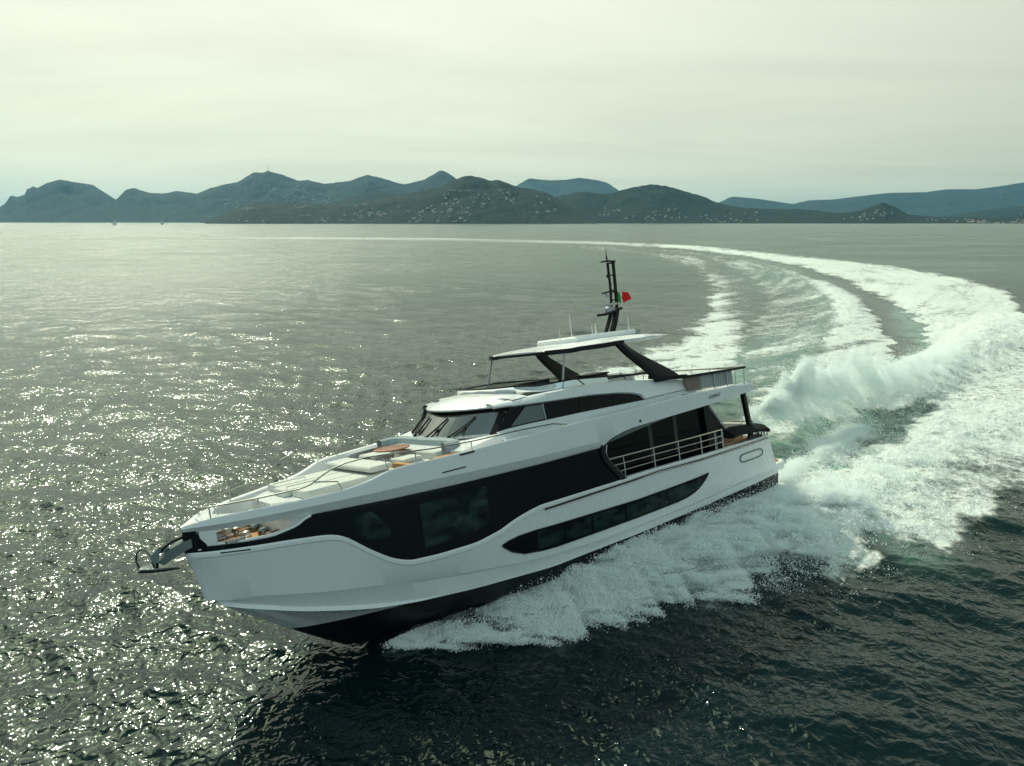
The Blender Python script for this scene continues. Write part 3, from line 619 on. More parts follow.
rows_def = [  # (stem x, transom x, z(x), y(x), material of the strip below)
    (26.05, 1.85, lambda x: itp(x, ZT), lambda x: Yd(x), 0),
    (26.05, 1.83, lambda x: itp(x, ZT) - .05, lambda x: Yd(x) + .035 * min(1, (26.05 - x) * 4), 0),
    (26.03, 1.80, lambda x: itp(x, ZT) - .14, lambda x: Yd(x) + .035 * min(1, (26.05 - x) * 4), 0),
    (26.02, 1.78, lambda x: itp(x, ZT) - .17, lambda x: Yd(x), 0),
    (25.88, 1.6, lambda x: itp(x, ZT) * .5 + itp(x, KT) * .5, lambda x: BB(25.9, .995)(x), 0),
    (25.75, 1.3, lambda x: itp(x, KT), lambda x: bK(x), 0),
    (25.72, 1.3, lambda x: itp(x, KT) - .07, lambda x: bK(x) - .05 * min(1, (25.72 - x)), 0),
    (25.50, 1.2, lambda x: itp(x, CT), lambda x: bC(x) - .03 * _f(x), 0),
    (25.42, 1.2, lambda x: itp(x, CT) - .02 - .09 * _f(x), lambda x: bC(x) + .05 * _f(x), 0),
    (25.36, 1.2, lambda x: itp(x, CT) - .04 - .10 * _f(x), lambda x: bC(x) - .06 * _f(x), 0),
    (23.74, 1.2, lambda x: (1.12 if x > 20.5 else 1.12 + (itp(x, CT) - .05 - 1.12) * min(1, (20.5 - x) / .9)), lambda x: bA(x) + (bC(x) - .01 - bA(x)) * (1 - min(1, max(0, (x - 19.2) / 1.3))), 1),
    (22.9, 1.2, lambda x: itp(x, [(22.9, .52), (21, .52), (18, .42), (12, .28), (1, .2)]), lambda x: itp(x, [(22.9, 0), (22.4, .3), (21.6, .75), (20, 1.55), (18, 2.35), (15, 2.85), (10, 3.05), (1, 2.85)]), 1),
    (22.0, 1.2, lambda x: itp(x, [(22.0, -.1), (20, -.55), (16, -.8), (1, -.8)]), lambda x: 0.0, 1)]
def hull_mesh():
    m = MB(); N = 150; R_ = []
    for xs, xt, zf, yf, mi in rows_def:
        ts = [1 - (1 - i / (N - 1)) ** 1.25 for i in range(N)]
        row = []
        for t in ts:
            x = xt + (xs - xt) * t
            row.append((x, yf(x) if t < 1 else 0.0, zf(x)))
        R_.append(row)
    m.grid(R_, mfun=lambda i, j: 1 if i >= 10 else 0)
    m.mirror()
    # transom
    tr = [r[0] for r in R_]; m.poly(tr[:11] + [(p[0], -p[1], p[2]) for p in tr[:11]][::-1], 0)
    m.poly(tr[10:] + [(p[0], -p[1], p[2]) for p in tr[10:-1]][::-1], 1)
    return m
hull = hull_mesh().build('hull', [GEL, AF], smooth=22)
# capping of the side-deck bulwark with its inner face
m = MB()
xs_ = cols(1.85, 12.3, 40)
m.grid([[(x, Yd(x), itp(x, ZT)) for x in xs_], [(x, Yd(x) - .02, itp(x, ZT) + .03) for x in xs_], [(x, Yd(x) - .17, itp(x, ZT) + .03) for x in xs_], [(x, Yd(x) - .19, itp(x, ZT)) for x in xs_], [(x, Yd(x) - .19, 2.36) for x in xs_]])
m.mirror().build('bulwark_cap', GEL, hull)
# stern bulwark across the transom
m = MB(); m.box(1.78, 1.98, -2.75, 2.75, 2.2, 2.62, 0, .05).build('stern_bulwark', GEL, hull)
# rubbing strake, a dark groove with a bright lip
for sd in (1, -1):
    m = MB(); P_ = [(x, Yd(x) + .012, itp(x, [(16.1, 2.96), (10.4, 2.90), (7.5, 2.75), (1.9, 2.53)])) for x in cols(1.9, 16.1, 50)]
    m.tube([(p[0], p[1], p[2]) for p in P_], .035, 6, 0); m.tube([(p[0], p[1] + .008, p[2] + .055) for p in P_], .018, 6, 1); m.tube([(p[0], p[1] + .008, p[2] - .055) for p in P_], .018, 6, 1)
    m.build('rubbing_strake', [CARB, STEEL], side=sd)
# long lower window
LWT = [(7.07, 2.09), (7.69, 2.08), (9.06, 2.09), (11.53, 2.14), (14.61, 2.28), (16.5, 2.37), (17.2, 2.36), (17.6, 2.31), (17.84, 2.24)]
LWB = [(7.07, 2.05), (7.35, 1.86), (7.77, 1.66), (8.2, 1.54), (8.7, 1.47), (9.3, 1.45), (11.06, 1.48), (13.76, 1.54), (15.66, 1.59), (16.3, 1.63), (17.03, 1.73), (17.5, 1.93), (17.75, 2.12), (17.84, 2.20)]
def hy(x, z):
    """hull side half breadth between sheer and knuckle"""
    k = itp(x, KT); t = itp(x, ZT) - .17; f = min(1, max(0, (t - z) / max(.1, t - k)))
    a = Yd(x); b = BB(25.9, .995)(x); c = bK(x)
    return a + (b - a) * min(1, f * 2) + (c - b) * max(0, f * 2 - 1)
for sd in (1, -1):
    xs_ = sorted(set([p[0] for p in LWT] + [p[0] for p in LWB] + cols(7.07, 17.84, 60)))
    m = MB(); m.grid([[(x, hy(x, zb_) + .012, zb_) for x, zb_ in ((x, itp(x, LWT) + (itp(x, LWB) - itp(x, LWT)) * f) for x in xs_)] for f in (0, .33, .66, 1)])
    w = m.build('hull_window', BGL, side=sd)
    m = MB(); ring = [(x, itp(x, LWT)) for x in xs_] + [(x, itp(x, LWB)) for x in xs_[::-1]]
    m.tube([(x, hy(x, z) + .012, z) for x, z in ring + ring[:1]], .018, 5).build('window_frame', CARB, w, side=sd)
    for a, b in ((7.6, 9.9), (10.0, 12.3), (12.4, 14.0), (14.1, 15.3), (15.4, 16.5)):
        q = cols(a, b, 8); m = MB(); m.grid([[(x, hy(x, z) + .018, z) for x, z in ((x, itp(x, LWB) + .09 + (itp(x, LWT) - itp(x, LWB) - .16) * f) for x in q)] for f in (0, .5, 1)])
        m.build('pane', PGL, w, side=sd)
    for cx_ in (12.9, 15.7):
        m = MB(); m.tube([(cx_ + .13 * math.cos(a), hy(cx_, 1.9) + .025, 1.92 + .17 * math.sin(a)) for a in [2 * math.pi * k / 20 for k in range(21)]], .012, 5).build('porthole_ring', CARB, w, side=sd)
# oval mooring port near the stern
for sd in (1, -1):
    pts = []
    for k in range(33):
        a = 2 * math.pi * k / 32; ca, sa = math.cos(a), math.sin(a)
        ex = 3.55 + 1.0 * math.copysign(abs(ca) ** .45, ca); ez = 2.07 + .17 * math.copysign(abs(sa) ** .6, sa) + (ex - 3.55) * .035 + .12 * (ez_ := (ex - 3.55)) * 0
        pts.append((ex, hy(ex, ez) + .02, ez))
    m = MB(); m.tube(pts, .028, 6, 0); mo = m.build('mooring_port', [DSTEEL], side=sd)
    m = MB(); m.poly([(p[0], p[1] - .008, p[2]) for p in pts[:-1]]); m.build('recess_plate', GEL, mo, side=sd)
    # small fittings let into the topsides
    m = MB(); m.tube([(25.36, Yd(25.36) + .03, 3.93), (24.71, Yd(24.71) + .03, 3.89)], .022, 6).build('vent_slot', CARB, side=sd)
    m = MB(); m.tube([(19.53, Yd(19.53) + .04, 4.90), (18.78, Yd(18.78) + .04, 4.92)], .018, 6).build('vent_slot', CARB, side=sd)
    m = MB(); m.tube([(18.9, Yd(18.9) + .01, 5.30), (18.4, Yd(18.4) + .01, 5.31)], .03, 6).build('vent_slot', CARB, side=sd)
    for x, z in ((24.55, 2.45), (23.9, 2.18), (9.9, .62), (13.3, .7)):
        yy = bC(x) + .0 if x > 20 else hy(x, 1.2) - .02
        m = MB(); m.lathe((x, yy - .06, z), [(.05, 0), (.05, .05), (.035, .07), (.0, .07)], 10, (0, 1, 0)).build('through_hull', DSTEEL, side=sd)
    m = MB(); m.tube([(16.0, bC(16) + .0, 1.12), (15.2, bC(15.2) + .0, 1.10)], .02, 6).build('vent_slot', CARB, side=sd)
    m = MB(); m.lathe((11.0, Yd(11.0) - .02, 4.93), [(.05, 0), (.05, .05), (.02, .06)], 8, (0, 1, 0)).build('side_light', CARB, side=sd)

# ---- black window band
LIP = smooth_tab([(23.2, 4.47), (23.35, 4.42), (23.56, 4.27), (24.14, 4.13), (24.8, 4.13), (25.44, 4.16), (25.6, 4.17)], .12)
def band_top(x):
    if x > 25.78: return 4.58
    if x > 25.6: return 4.17 + (x - 25.6) / .18 * .41
    if x > 23.2: return itp(x, LIP)
    return itp(x, [(23.2, 4.50), (13.15, 4.37)])
ARC = [(3.06, 12.2), (3.25, 12.42), (3.47, 12.64), (3.65, 12.82), (3.85, 12.98), (4.0, 13.06), (4.13, 13.12), (4.28, 13.1), (4.39, 13.04)]
for sd in (1, -1):
    m = MB(); xs_ = sorted(set(cols(13.25, 25.55, 100) + [25.6, 25.66, 25.72, 25.78, 25.9, 26.0, 26.045])); off = lambda x: min(.05, max(0.01, (26.07 - x) * .3))
    m.grid([[(x, Yd(x) - off(x), itp(x, ZT) - .02 + (band_top(x) - itp(x, ZT) + .02) * f) for x in xs_] for f in (0, .25, .5, .75, 1)])
    fr_ = [i / 10 for i in range(11)]
    R_ = []
    for f in fr_:
        z = itp(13.25, ZT) - .02 + (band_top(13.25) - itp(13.25, ZT) + .02) * f; xa = itp(z, ARC); R_.append([(x, Yd(x) - .05, z) for x in cols(xa, 13.25, 4)])
    m.grid(R_)
    band = m.build('window_band', BGL, side=sd)
    # lighter panes let into it
    def pane(pts, name='pane'):
        m_ = MB(); m_.poly([(x, Yd(x) - .038, z) for x, z in pts]).build(name, PGL, band, side=sd, recalc=False)
        MB_ = MB(); MB_.tube([(x, Yd(x) - .038, z) for x, z in pts + pts[:1]], .012, 4).build('pane_edge', CARB, band, side=sd)
    # big master cabin window, gridded so that it follows the side
    xs_ = cols(18.12, 20.33, 14); m_ = MB(); zb_ = [(18.12, 3.14), (18.35, 3.0), (18.7, 2.92), (20.33, 2.82)]; zt_ = [(18.12, 4.19), (20.33, 4.15)]
    m_.grid([[(x, Yd(x) - .038, itp(x, zb_) + (itp(x, zt_) - itp(x, zb_)) * f) for x in xs_] for f in (0, .25, .5, .75, 1)]).build('pane', PGL, band, side=sd)
    m_ = MB(); m_.tube([(x, Yd(x) - .03, itp(x, zb_)) for x in xs_] + [(x, Yd(x) - .03, itp(x, zt_)) for x in xs_[::-1]] + [(xs_[0], Yd(xs_[0]) - .03, itp(xs_[0], zb_))], .012, 4).build('pane_edge', CARB, band, side=sd)
    m_ = MB(); m_.lathe((18.38, Yd(18.38) - .05, 3.45), [(.17, 0), (.17, .015), (.15, .02), (0, .02)], 18, (0, 1, 0)).build('porthole', BLK, band, side=sd)
    # rounded cabin port further forward
    pts = [(22.06, 4.20), (21.82, 4.31), (21.62, 4.20), (21.40, 3.90), (21.22, 3.60), (21.28, 3.44), (21.5, 3.36), (21.75, 3.38), (22.0, 3.53), (22.14, 3.80)]
    n_ = len(pts); c_ = (sum(p[0] for p in pts) / n_, sum(p[1] for p in pts) / n_)
    m_ = MB(); m_.grid([[(c_[0] + (p[0] - c_[0]) * f, 0, c_[1] + (p[1] - c_[1]) * f) for p in pts] for f in (.01, .5, 1)], closed=True)
    m_.v = [(p[0], Yd(p[0]) - .036, p[2]) for p in m_.v]; m_.build('pane', PGL, band, side=sd)
    # joints between the glass sheets
    for x in (13.9, 15.6, 17.4, 20.9, 22.6): m_ = MB(); m_.bar([(x, Yd(x) - .047, itp(x, ZT)), (x, Yd(x) - .047, band_top(x) - .02)], .012, .012, up=(0, 1, 0)).build('glass_joint', CARB, band, side=sd)
    # arched frame at the after end
    m_ = MB(); A_ = [(itp(z, ARC) + .02, Yd(12.7) - .03, z) for z in cols(3.03, 4.42, 16)]
    m_.bar(A_, .20, .10, 0, up=(0, 1, 0)).build('arch_frame', CARB, band, side=sd)
    m_ = MB(); m_.tube([(p[0] - .12, p[1] + .04, p[2]) for p in A_], .025, 6, 0).build('frame_trim', STEEL, band, side=sd)

# ---- upper bulwark, one white sweep from the stem to the after overhang
ZS = smooth_tab([(26.07, 4.72), (25.44, 4.87), (24.38, 4.93), (23.41, 4.95), (22.3, 5.0), (21.9, 5.05), (21.5, 5.14), (21.03, 5.29), (20.6, 5.33), (19.82, 5.34), (18.4, 5.37), (16.27, 5.43), (13.54, 5.45), (10.76, 5.42), (7.67, 5.44), (4.0, 5.26), (2.7, 5.18)], .2)
def zk(x): return itp(x, [(26.07, 4.66), (25.9, 4.68), (23.2, 4.73), (20, 4.77), (13.1, 4.60), (12.4, 4.80), (10, 4.92), (2.7, 4.96)])
def zb(x): return itp(x, [(26.07, 4.60), (25.8, 4.54), (23.35, 4.49), (13.15, 4.35), (13.0, 4.40), (12.8, 4.52), (12.42, 4.64), (12.0, 4.72), (11.5, 4.765), (9.77, 4.78), (6.66, 4.80), (3.1, 4.85), (2.7, 4.87)])
def yi(x):  # inner edge of the cap
    if x > 25.2: return 0.0
    return max(0, Yd(x) - .17) * min(1, (25.2 - x) / .35) ** .5
xs_ = sorted(set(cols(2.75, 26.05, 170) + [26.0, 26.06, 12.6, 12.8, 12.95, 13.05]))
kn = lambda x: min(1, max(0, (x - 12.3) / 1.2))
m = MB()
m.grid([[(x, max(0, Yd(x) - .42 * min(1, (26.07 - x) * 2)), zb(x) + .02) for x in xs_], [(x, max(0, Yd(x) - .11 * kn(x) * min(1, (26.07 - x) * 3)), zb(x)) for x in xs_], [(x, Yd(x) + .03 * kn(x), zk(x)) for x in xs_], [(x, Yd(x) - .0, zs_ - .03) for x, zs_ in ((x, itp(x, ZS)) for x in xs_)],
        [(x, max(0, Yd(x) - .025), itp(x, ZS)) for x in xs_], [(x, yi(x), itp(x, ZS) - (.02 if x < 25 else .02)) for x in xs_], [(x, max(0, yi(x) - .03), itp(x, ZS) - .05) for x in xs_], [(x, max(0, yi(x) - .10), (4.50 if x > 21.4 else 4.50 + min(.75, (21.4 - x) * .45)) if x > 16 else 5.28) for x in xs_]])
m.mirror()
m.build('upper_bulwark', GEL, smooth=24)
# name in small dark letters near the after end
def text_obj(txt, name, size, loc, rot, mat, parent, ext=.004):
    cu = bpy.data.curves.new(name, 'FONT'); cu.body = txt; cu.size = size; cu.extrude = ext; cu.space_character = 1.25; cu.align_x = 'CENTER'
    tmp = bpy.data.objects.new(name, cu); COL.objects.link(tmp); dg = bpy.context.evaluated_depsgraph_get(); me = bpy.data.meshes.new_from_object(tmp.evaluated_get(dg))
    bpy.data.objects.remove(tmp); o = bpy.data.objects.new(name, me); COL.objects.link(o); me.materials.clear(); me.materials.append(mat); o.parent = parent; o.location = loc; o.rotation_euler = rot; return o
text_obj('AZIMUT', 'name_lettering', .20, (5.98, Yd(6.0) + .012, 5.03), (rad(90), 0, rad(180 + 2.4)), CARB, yacht)
text_obj('AZIMUT', 'name_lettering', .20, (5.98, -Yd(6.0) - .012, 5.03), (rad(90), 0, rad(-2.4)), CARB, yacht)

# ---- bow recess under the foredeck
def plan(x0, x1, off, n=14): 
    a = [(x, max(.02, Yd(x) - off)) for x in cols(x0, x1, n)]; return a + [(x, -y) for x, y in a[::-1]]
m = MB(); m.poly([(x, y, 4.02) for x, y in plan(22.3, 25.95, .12)]).build('bow_deck', TEAK)
m = MB(); pb = [(23.1, -1.75), (23.5, -1.35), (23.8, -.8), (23.9, 0), (23.8, .8), (23.5, 1.35), (23.1, 1.75)]
m.grid([[(x, y, 3.95) for x, y in pb], [(x, y, 4.52) for x, y in pb]]).build('recess_bulkhead', GEL)
for sd in (1, -1):
    m = MB(); L_ = [p for p in LIP if 23.2 <= p[0] <= 25.62][::3]
    m.grid([[(x, Yd(x) - .03, z - .03) for x, z in L_], [(x, Yd(x) + .0, z) for x, z in L_], [(x, Yd(x) - .03, z + .035) for x, z in L_], [(x, Yd(x) - .20, z + .03) for x, z in L_], [(x, Yd(x) - .26, 4.03) for x, z in L_]]).build('opening_lip', GEL, side=sd)
    m = MB(); q = cols(25.38, 25.72, 6)
    m.grid([[(x, Yd(x) - .005, 4.56) for x in q], [(x, Yd(x) - .005, 4.19 if x < 25.6 else 4.19 + (x - 25.6) * 1.6) for x in q]]); m.poly([(25.38, Yd(25.38) - .005, 4.56), (25.38, Yd(25.38) - .005, 4.19), (25.38, Yd(25.38) - .25, 4.05), (25.38, Yd(25.38) - .25, 4.56)]).build('bow_panel', GEL, side=sd)
    # stainless fairlead on the lip and mooring gear behind it
    m = MB(); zf = itp(25.0, LIP); m.box(24.72, 25.22, Yd(25) - .22, Yd(25) + .03, zf + .0, zf + .06, 0, .03)
    for x in (24.76, 25.14): m.lathe((x + .02, Yd(25) - .08, zf + .05), [(.05, 0), (.035, .05), (.035, .10), (.055, .14), (.0, .15)], 10)
    m.build('fairlead', STEEL, side=sd)
    m = MB(); m.lathe((24.55, .42, 4.02), [(.15, 0), (.15, .04), (.09, .07), (.08, .12), (.11, .16), (.12, .21), (.08, .24), (0, .25)], 16)
    m.lathe((24.55, .42, 4.14), [(.07, -.02), (.09, .0), (.06, .08), (.09, .16), (.0, .18)], 12, (0, 1, 0)); m.build('windlass', STEEL, side=sd)
    m = MB(); m.box(23.75, 24.15, .75, .85, 4.10, 4.15, 0, .02)
    for x in (23.85, 24.05): m.lathe((x, .80, 4.02), [(.04, 0), (.03, .09), (0, .1)], 8)
    m.build('cleat', STEEL, side=sd)
    m = MB(); m.tube([(24.7 + k * .1, .30 + .02 * (k % 2), 4.06 + .015 * (k % 2)) for k in range(12)], .035, 5).build('anchor_chain', STEEL, side=sd)
    m = MB(); m.lathe((24.05, .35, 4.02), [(.16, 0), (.16, .12), (.10, .18), (.0, .19)], 14).build('capstan', DSTEEL, side=sd)

# ---- anchor on its arm
m = MB(); m.bar([(25.7, 0, 4.30), (26.05, 0, 4.24), (26.45, 0, 4.10), (26.66, 0, 3.93)], [.34, .34, .30, .22], [.22, .24, .26, .12]).build('anchor_arm', [DSTEEL])
m = MB(); m.bar([(25.9, .0, 4.47), (26.3, 0, 4.42), (26.55, 0, 4.30), (26.62, 0, 4.20)], .10, .06); arm2 = m.build('arm_rail', BLK)
anch = MB(); anch.bar([(26.42, 0, 4.22), (26.62, 0, 4.30), (26.74, 0, 4.18), (26.78, 0, 3.98), (26.76, 0, 3.82)], [.07, .09, .10, .11, .12], [.10, .14, .16, .15, .12]); an = anch.build('anchor', [DSTEEL])
m = MB(); m.grid([[(27.14, -.12, 3.93), (27.2, 0, 3.86), (27.14, .12, 3.93)], [(26.85, -.36, 3.90), (26.85, 0, 3.76), (26.85, .36, 3.90)], [(26.3, -.10, 3.72), (26.22, 0, 3.66), (26.3, .10, 3.72)]]); fl = m.build('fluke', DSTEEL, an, recalc=False); thicken(fl, .04)
m = MB(); m.tube([(27.12, -.16, 3.92), (27.17, -.15, 4.12), (27.14, -.10, 4.33), (27.05, -.03, 4.42), (26.95, .04, 4.36), (26.86, .09, 4.18), (26.80, .14, 3.90)], .026, 8).build('roll_bar', DSTEEL, an)

# ---- foredeck
def dz(x): return itp(x, [(26, 4.52), (22.6, 4.52), (21.4, 4.62), (20.2, 4.95), (18, 5.22), (15.5, 5.28)])
m = MB(); q = cols(15.6, 23.95, 60)
m.grid([[(x, yi(x) * f, dz(x)) for f in (1, .5, 0, -.5, -1)] for x in q]).build('foredeck', DECK)
m = MB(); m.prism([(23.9, -.75), (23.9, .75), (23.2, 1.35), (21.2, 1.62), (20.0, 1.62), (20.0, -1.62), (21.2, -1.62), (23.2, -1.35)][::-1], 4.45, 4.88).build('sunpad_plinth', GEL, smooth=20)
sp_ = MB()
for (y0, y1) in ((-1.42, -.49), (-.47, .47), (.49, 1.42)):
    sh_ = .55 if abs(y0 + y1) > .5 else 0.0
    o0 = MB(); fr = 23.35 - sh_ * .35
    pts = [(20.15, y0), (fr - .1, y0), (fr, y0 + .1), (fr, y1 - .1), (fr - .1, y1), (20.15, y1)]
    o0.grid([[(x, y, 4.89) for x, y in pts], [(x, y, 5.04) for x, y in pts], [(21.7 + (x - 21.7) * .985, (y0 + y1) / 2 + (y - (y0 + y1) / 2) * .93, 5.08) for x, y in pts]], closed=True); o0.poly([(21.7 + (x - 21.7) * .985, (y0 + y1) / 2 + (y - (y0 + y1) / 2) * .93, 5.08) for x, y in pts]); o0.build('sunpad', CUSH)
m = MB(); m.box(20.35, 21.15, -1.5, 1.5, 5.16, 5.32, 0, .08).build('backrest_cushion', CUSH)
m = MB(); m.box(20.5, 20.9, -1.3, 1.3, 5.06, 5.16).build('backrest_support', GREYP)
m = MB(); m.tube([(23.28, -.5, 5.06), (23.28, -.5, 5.18), (22.8, -.5, 5.18), (22.3, -.5, 5.18), (22.3, -.5, 5.06)], .012, 6).tube([(23.28, .5, 5.06), (23.28, .5, 5.18), (22.3, .5, 5.18), (22.3, .5, 5.06)], .012, 6).build('grab_bar', STEEL)
# U-shaped sofa with its table
m = MB(); m.box(19.0, 19.95, -1.9, 1.25, 4.85, 5.12, 0, .08).build('lounge_plinth', GEL)
m = MB(); m.box(19.1, 19.8, -1.8, -.7, 5.13, 5.26, 0, .06).box(19.1, 19.8, .3, 1.2, 5.13, 5.26, 0, .06).build('lounge_cushion', CUSH)
m = MB()
sof = [(18.95, -1.95), (18.5, -2.05), (18.1, -1.85), (17.98, -1.5), (18.05, 0), (17.98, 1.5), (18.1, 1.85), (18.5, 2.05), (18.75, 1.95)]
inn = [(18.9, -1.72), (18.55, -1.8), (18.35, -1.65), (18.28, -1.4), (18.33, 0), (18.28, 1.4), (18.35, 1.65), (18.55, 1.8), (18.75, 1.75)]
m.grid([[(x, y, 5.1) for x, y in sof], [(x, y, 5.56) for x, y in sof], [((x + u_) / 2, (y + v_) / 2, 5.62) for (x, y), (u_, v_) in zip(sof, inn)], [(x, y, 5.56) for x, y in inn], [(x, y, 5.2) for x, y in inn]]).build('sofa_back', CUSH2)
m = MB(); m.box(18.3, 18.95, -1.65, 1.65, 5.0, 5.34, 0, .07).build('sofa_seat', CUSH)
m = MB(); m.lathe((19.35, -.25, 5.44), [(.55, 0), (.6, .02), (.6, .05), (.56, .06)], 24); 
tb = m.build('foredeck_table', BROWN); tb.scale = (1, 1, 1)
m = MB(); m.lathe((19.35, -.25, 5.1), [(.12, 0), (.05, .03), (.05, .34)], 10).build('table_leg', STEEL, tb)
m = MB(); m.box(19.95, 20.15, 1.0, 2.1, 5.0, 5.22, 0).box(18.6, 19.4, 2.05, 2.45, 5.1, 5.26, 0).box(19.5, 20.3, 1.75, 2.2, 4.95, 5.15, 0).build('step', TEAK)

# ---- side decks and pilothouse body
GB = [(17.4, 5.60), (16.5, 5.66), (15.6, 5.66), (13.2, 5.62), (9.83, 5.52), (9.6, 5.52)]
GT = smooth_tab([(17.4, 6.33), (16.5, 6.33), (14.9, 6.24), (12.6, 6.13), (11.2, 5.99), (10.4, 5.86), (9.95, 5.74), (9.75, 5.58), (9.7, 5.53)], .12)
CTOP = smooth_tab([(17.7, 6.42), (16.6, 6.52), (14.5, 6.56), (12.9, 6.55), (11.05, 6.46), (9.1, 6.22), (7.9, 6.08), (7.2, 5.98), (6.6, 5.45), (6.5, 5.38)], .25)
def gb(x): return itp(x, GB)
def gt(x): return itp(x, GT) if x > 9.75 else itp(x, GB) + .01
def gy(x): return itp(x, [(17.4, 2.40), (16.5, 2.46), (15, 2.50), (9, 2.52), (6.5, 2.62)])
SZ = lambda x: itp(x, ZS)
xs_ = cols(6.5, 17.05, 90)
m = MB(); m.grid([[(x, yi(x) - .05, min(SZ(x) - .05, 5.30)) for x in xs_], [(x, 2.80, 5.33) for x in xs_], [(x, gy(x) + .12, min(gb(x) - .10, itp(x, CTOP) - .05)) for x in xs_], [(x, gy(x) + .015, min(gb(x), itp(x, CTOP) - .02)) for x in xs_]])
m.mirror().build('side_deck', GEL, smooth=40)
for sd in (1, -1):
    m = MB(); xg = sorted(set(cols(9.78, 17.0, 70))); m.grid([[(min(x, 17.0 - .66 * f), gy(x) - .03 * f, gb(x) + (gt(x) - gb(x)) * f) for x in xg] for f in (0, .33, .66, 1)])
    sw = m.build('side_window', BGL, side=sd)
    m = MB(); m.poly([(x, gy(x) + .012, z) for x, z in ((16.45, 5.70), (14.98, 5.70), (15.02, 6.20), (15.75, 6.24))]).build('pane', simple('reflective_pane', (.10, .125, .11), .08, .7), sw, side=sd, recalc=False)
    m = MB(); m.bar([(14.93, gy(15) + .02, 5.68), (14.98, gy(15) + .0, 6.22)], .05, .03, up=(0, 1, 0)).build('window_post', GREYP, sw, side=sd)
    for x in (13.2, 11.4): m = MB(); m.bar([(x, gy(x) + .006, gb(x) + .02), (x, gy(x) - .02, gt(x) - .02)], .03, .02, up=(0, 1, 0)).build('window_post', CARB, sw, side=sd)
# white shell above the glass: brow, shoulder and flybridge coaming
xs_ = cols(6.5, 16.8, 95)
def gq(x): return gy(x) - max(0, x - 16.15) * .6
def ctp(x): return max(itp(x, CTOP), gt(x) + .09) if x > 9.75 else itp(x, CTOP)
m = MB()
m.grid([[(x, gq(x) - .01, min(gt(x), ctp(x) - .03)) for x in xs_], [(x, gq(x) + .10, min(gt(x) + .05, ctp(x) - .02)) for x in xs_], [(x, gq(x) + .07, min(gt(x) + .10, ctp(x) - .015)) for x in xs_], [(x, gq(x) - .02, ctp(x) - .03 ) for x in xs_], [(x, gq(x) - .14, ctp(x)) for x in xs_], [(x, gq(x) - .30, ctp(x) - .0) for x in xs_], [(x, gq(x) - .34, (ctp(x) - .05) if x > 15.6 else 5.5) for x in xs_]])
m.mirror().build('coaming', GEL, smooth=50)
# roof of the pilothouse with its curved front brow
m = MB(); R_ = []
for k in range(25):
    y = -2.5 + 5.0 * k / 24; xf = 17.48 - .20 * y * y
    cz = .20 * (1 - (y / 2.5) ** 2)
    R_.append([(xf - .05, y * .98, 6.34), (xf, y, 6.37), (xf + .0, y, 6.41), (xf - .12, y, 6.46 + cz * .15), (xf - .6, y * .985, 6.50 + cz * .6), (16.2, y * .97, 6.54 + cz), (15.5, y * .95, 6.56 + cz * 1.1)])
m.grid(R_).build('pilothouse_roof', GEL, smooth=50)
# windscreen
def wsc(f, g):  # f across -1..1, g up 0..1
    y = f * (2.42 - .14 * g); x = (18.05 - .17 * y * y) * (1 - g) + (17.22 - .17 * y * y) * g; return (x, y, 5.56 + .80 * g)
m = MB(); m.grid([[wsc(-1 + 2 * i / 30, g) for i in range(31)] for g in (0, .15, .3, .6, .82)]); wsn = m.build('windscreen', GLZ, recalc=False)
m = MB(); m.grid([[wsc(-1 + 2 * i / 30, g) for i in range(31)] for g in (.82, 1.0)]).build('header_band', BLK, wsn, recalc=False)
m = MB(); m.grid([[wsc(-1 + 2 * i / 30, g) for i in range(31)] for g in (-.05, .05)]); m.v = [(p[0] + .012, p[1], p[2]) for p in m.v]; m.build('windscreen_sill', GREYP, wsn, recalc=False)
for f in (-.36, .36): m = MB(); m.tube([tuple(Vector(wsc(f, g)) + Vector((-.015, 0, 0))) for g in (0, .5, 1)], .014, 6).build('mullion', CARB, wsn)
for sd in (1, -1):
    m = MB(); m.grid([[tuple(Vector(wsc(.93, g)) + Vector((.012, 0, 0))) for g in (0, .5, 1)], [tuple(Vector(wsc(1, g)) + Vector((.01, .02, 0))) for g in (0, .5, 1)], [(16.95 - .45 * g, gy(17.1) + .02, 5.58 + .76 * g) for g in (0, .5, 1)]]).build('corner_pillar', BLK, side=sd)
m = MB(); m.grid([[(17.86 - .17 * y * y, y, 5.60), (17.32 - .17 * y * y, y, 6.12), (16.0, y, 6.14)] for y in cols(-2.2, 2.2, 11)]).build('dashboard_cover', simple('cream_cover', (.80, .80, .68), .7))
m = MB(); m.box(12.0, 16.0, -2.3, 2.3, 5.3, 5.7).build('cabin_interior', simple('cabin_dark', (.03, .03, .028), .8))
for f, d in ((-.88, -.06), (-.45, -.10), (-.02, -.16), (.42, -.18)):
    b0 = Vector(wsc(f, .02)) + Vector((.07, 0, .02)); b1 = Vector(wsc(f - d * .9, .42)) + Vector((.06, 0, .03)); b2 = Vector(wsc(f - d * 1.3, .72)) + Vector((.04, 0, .01))
    m = MB(); m.lathe(tuple(b0), [(.06, -.05), (.06, .02), (.03, .05)], 10, (.5, 0, .8)); m.tube([b0, b1], .03, 6); wpr = m.build('windscreen_wiper', BLK)
    m = MB(); m.bar([tuple(Vector(wsc(f - d * .9 + .00, .12)) + Vector((.05, 0, .03))), tuple(b1), tuple(b2)], .03, .05, 0, up=(1, 0, .8)).build('wiper_blade', RUB, wpr)
m = MB(); m.prism([(18.6, -2.6), (18.6, 2.6), (17.0, 2.7), (17.0, -2.7)][::-1], 5.2, 5.46, zf=lambda x, y: 5.34 if x > 18 else 5.58).build('windscreen_plinth', GEL)

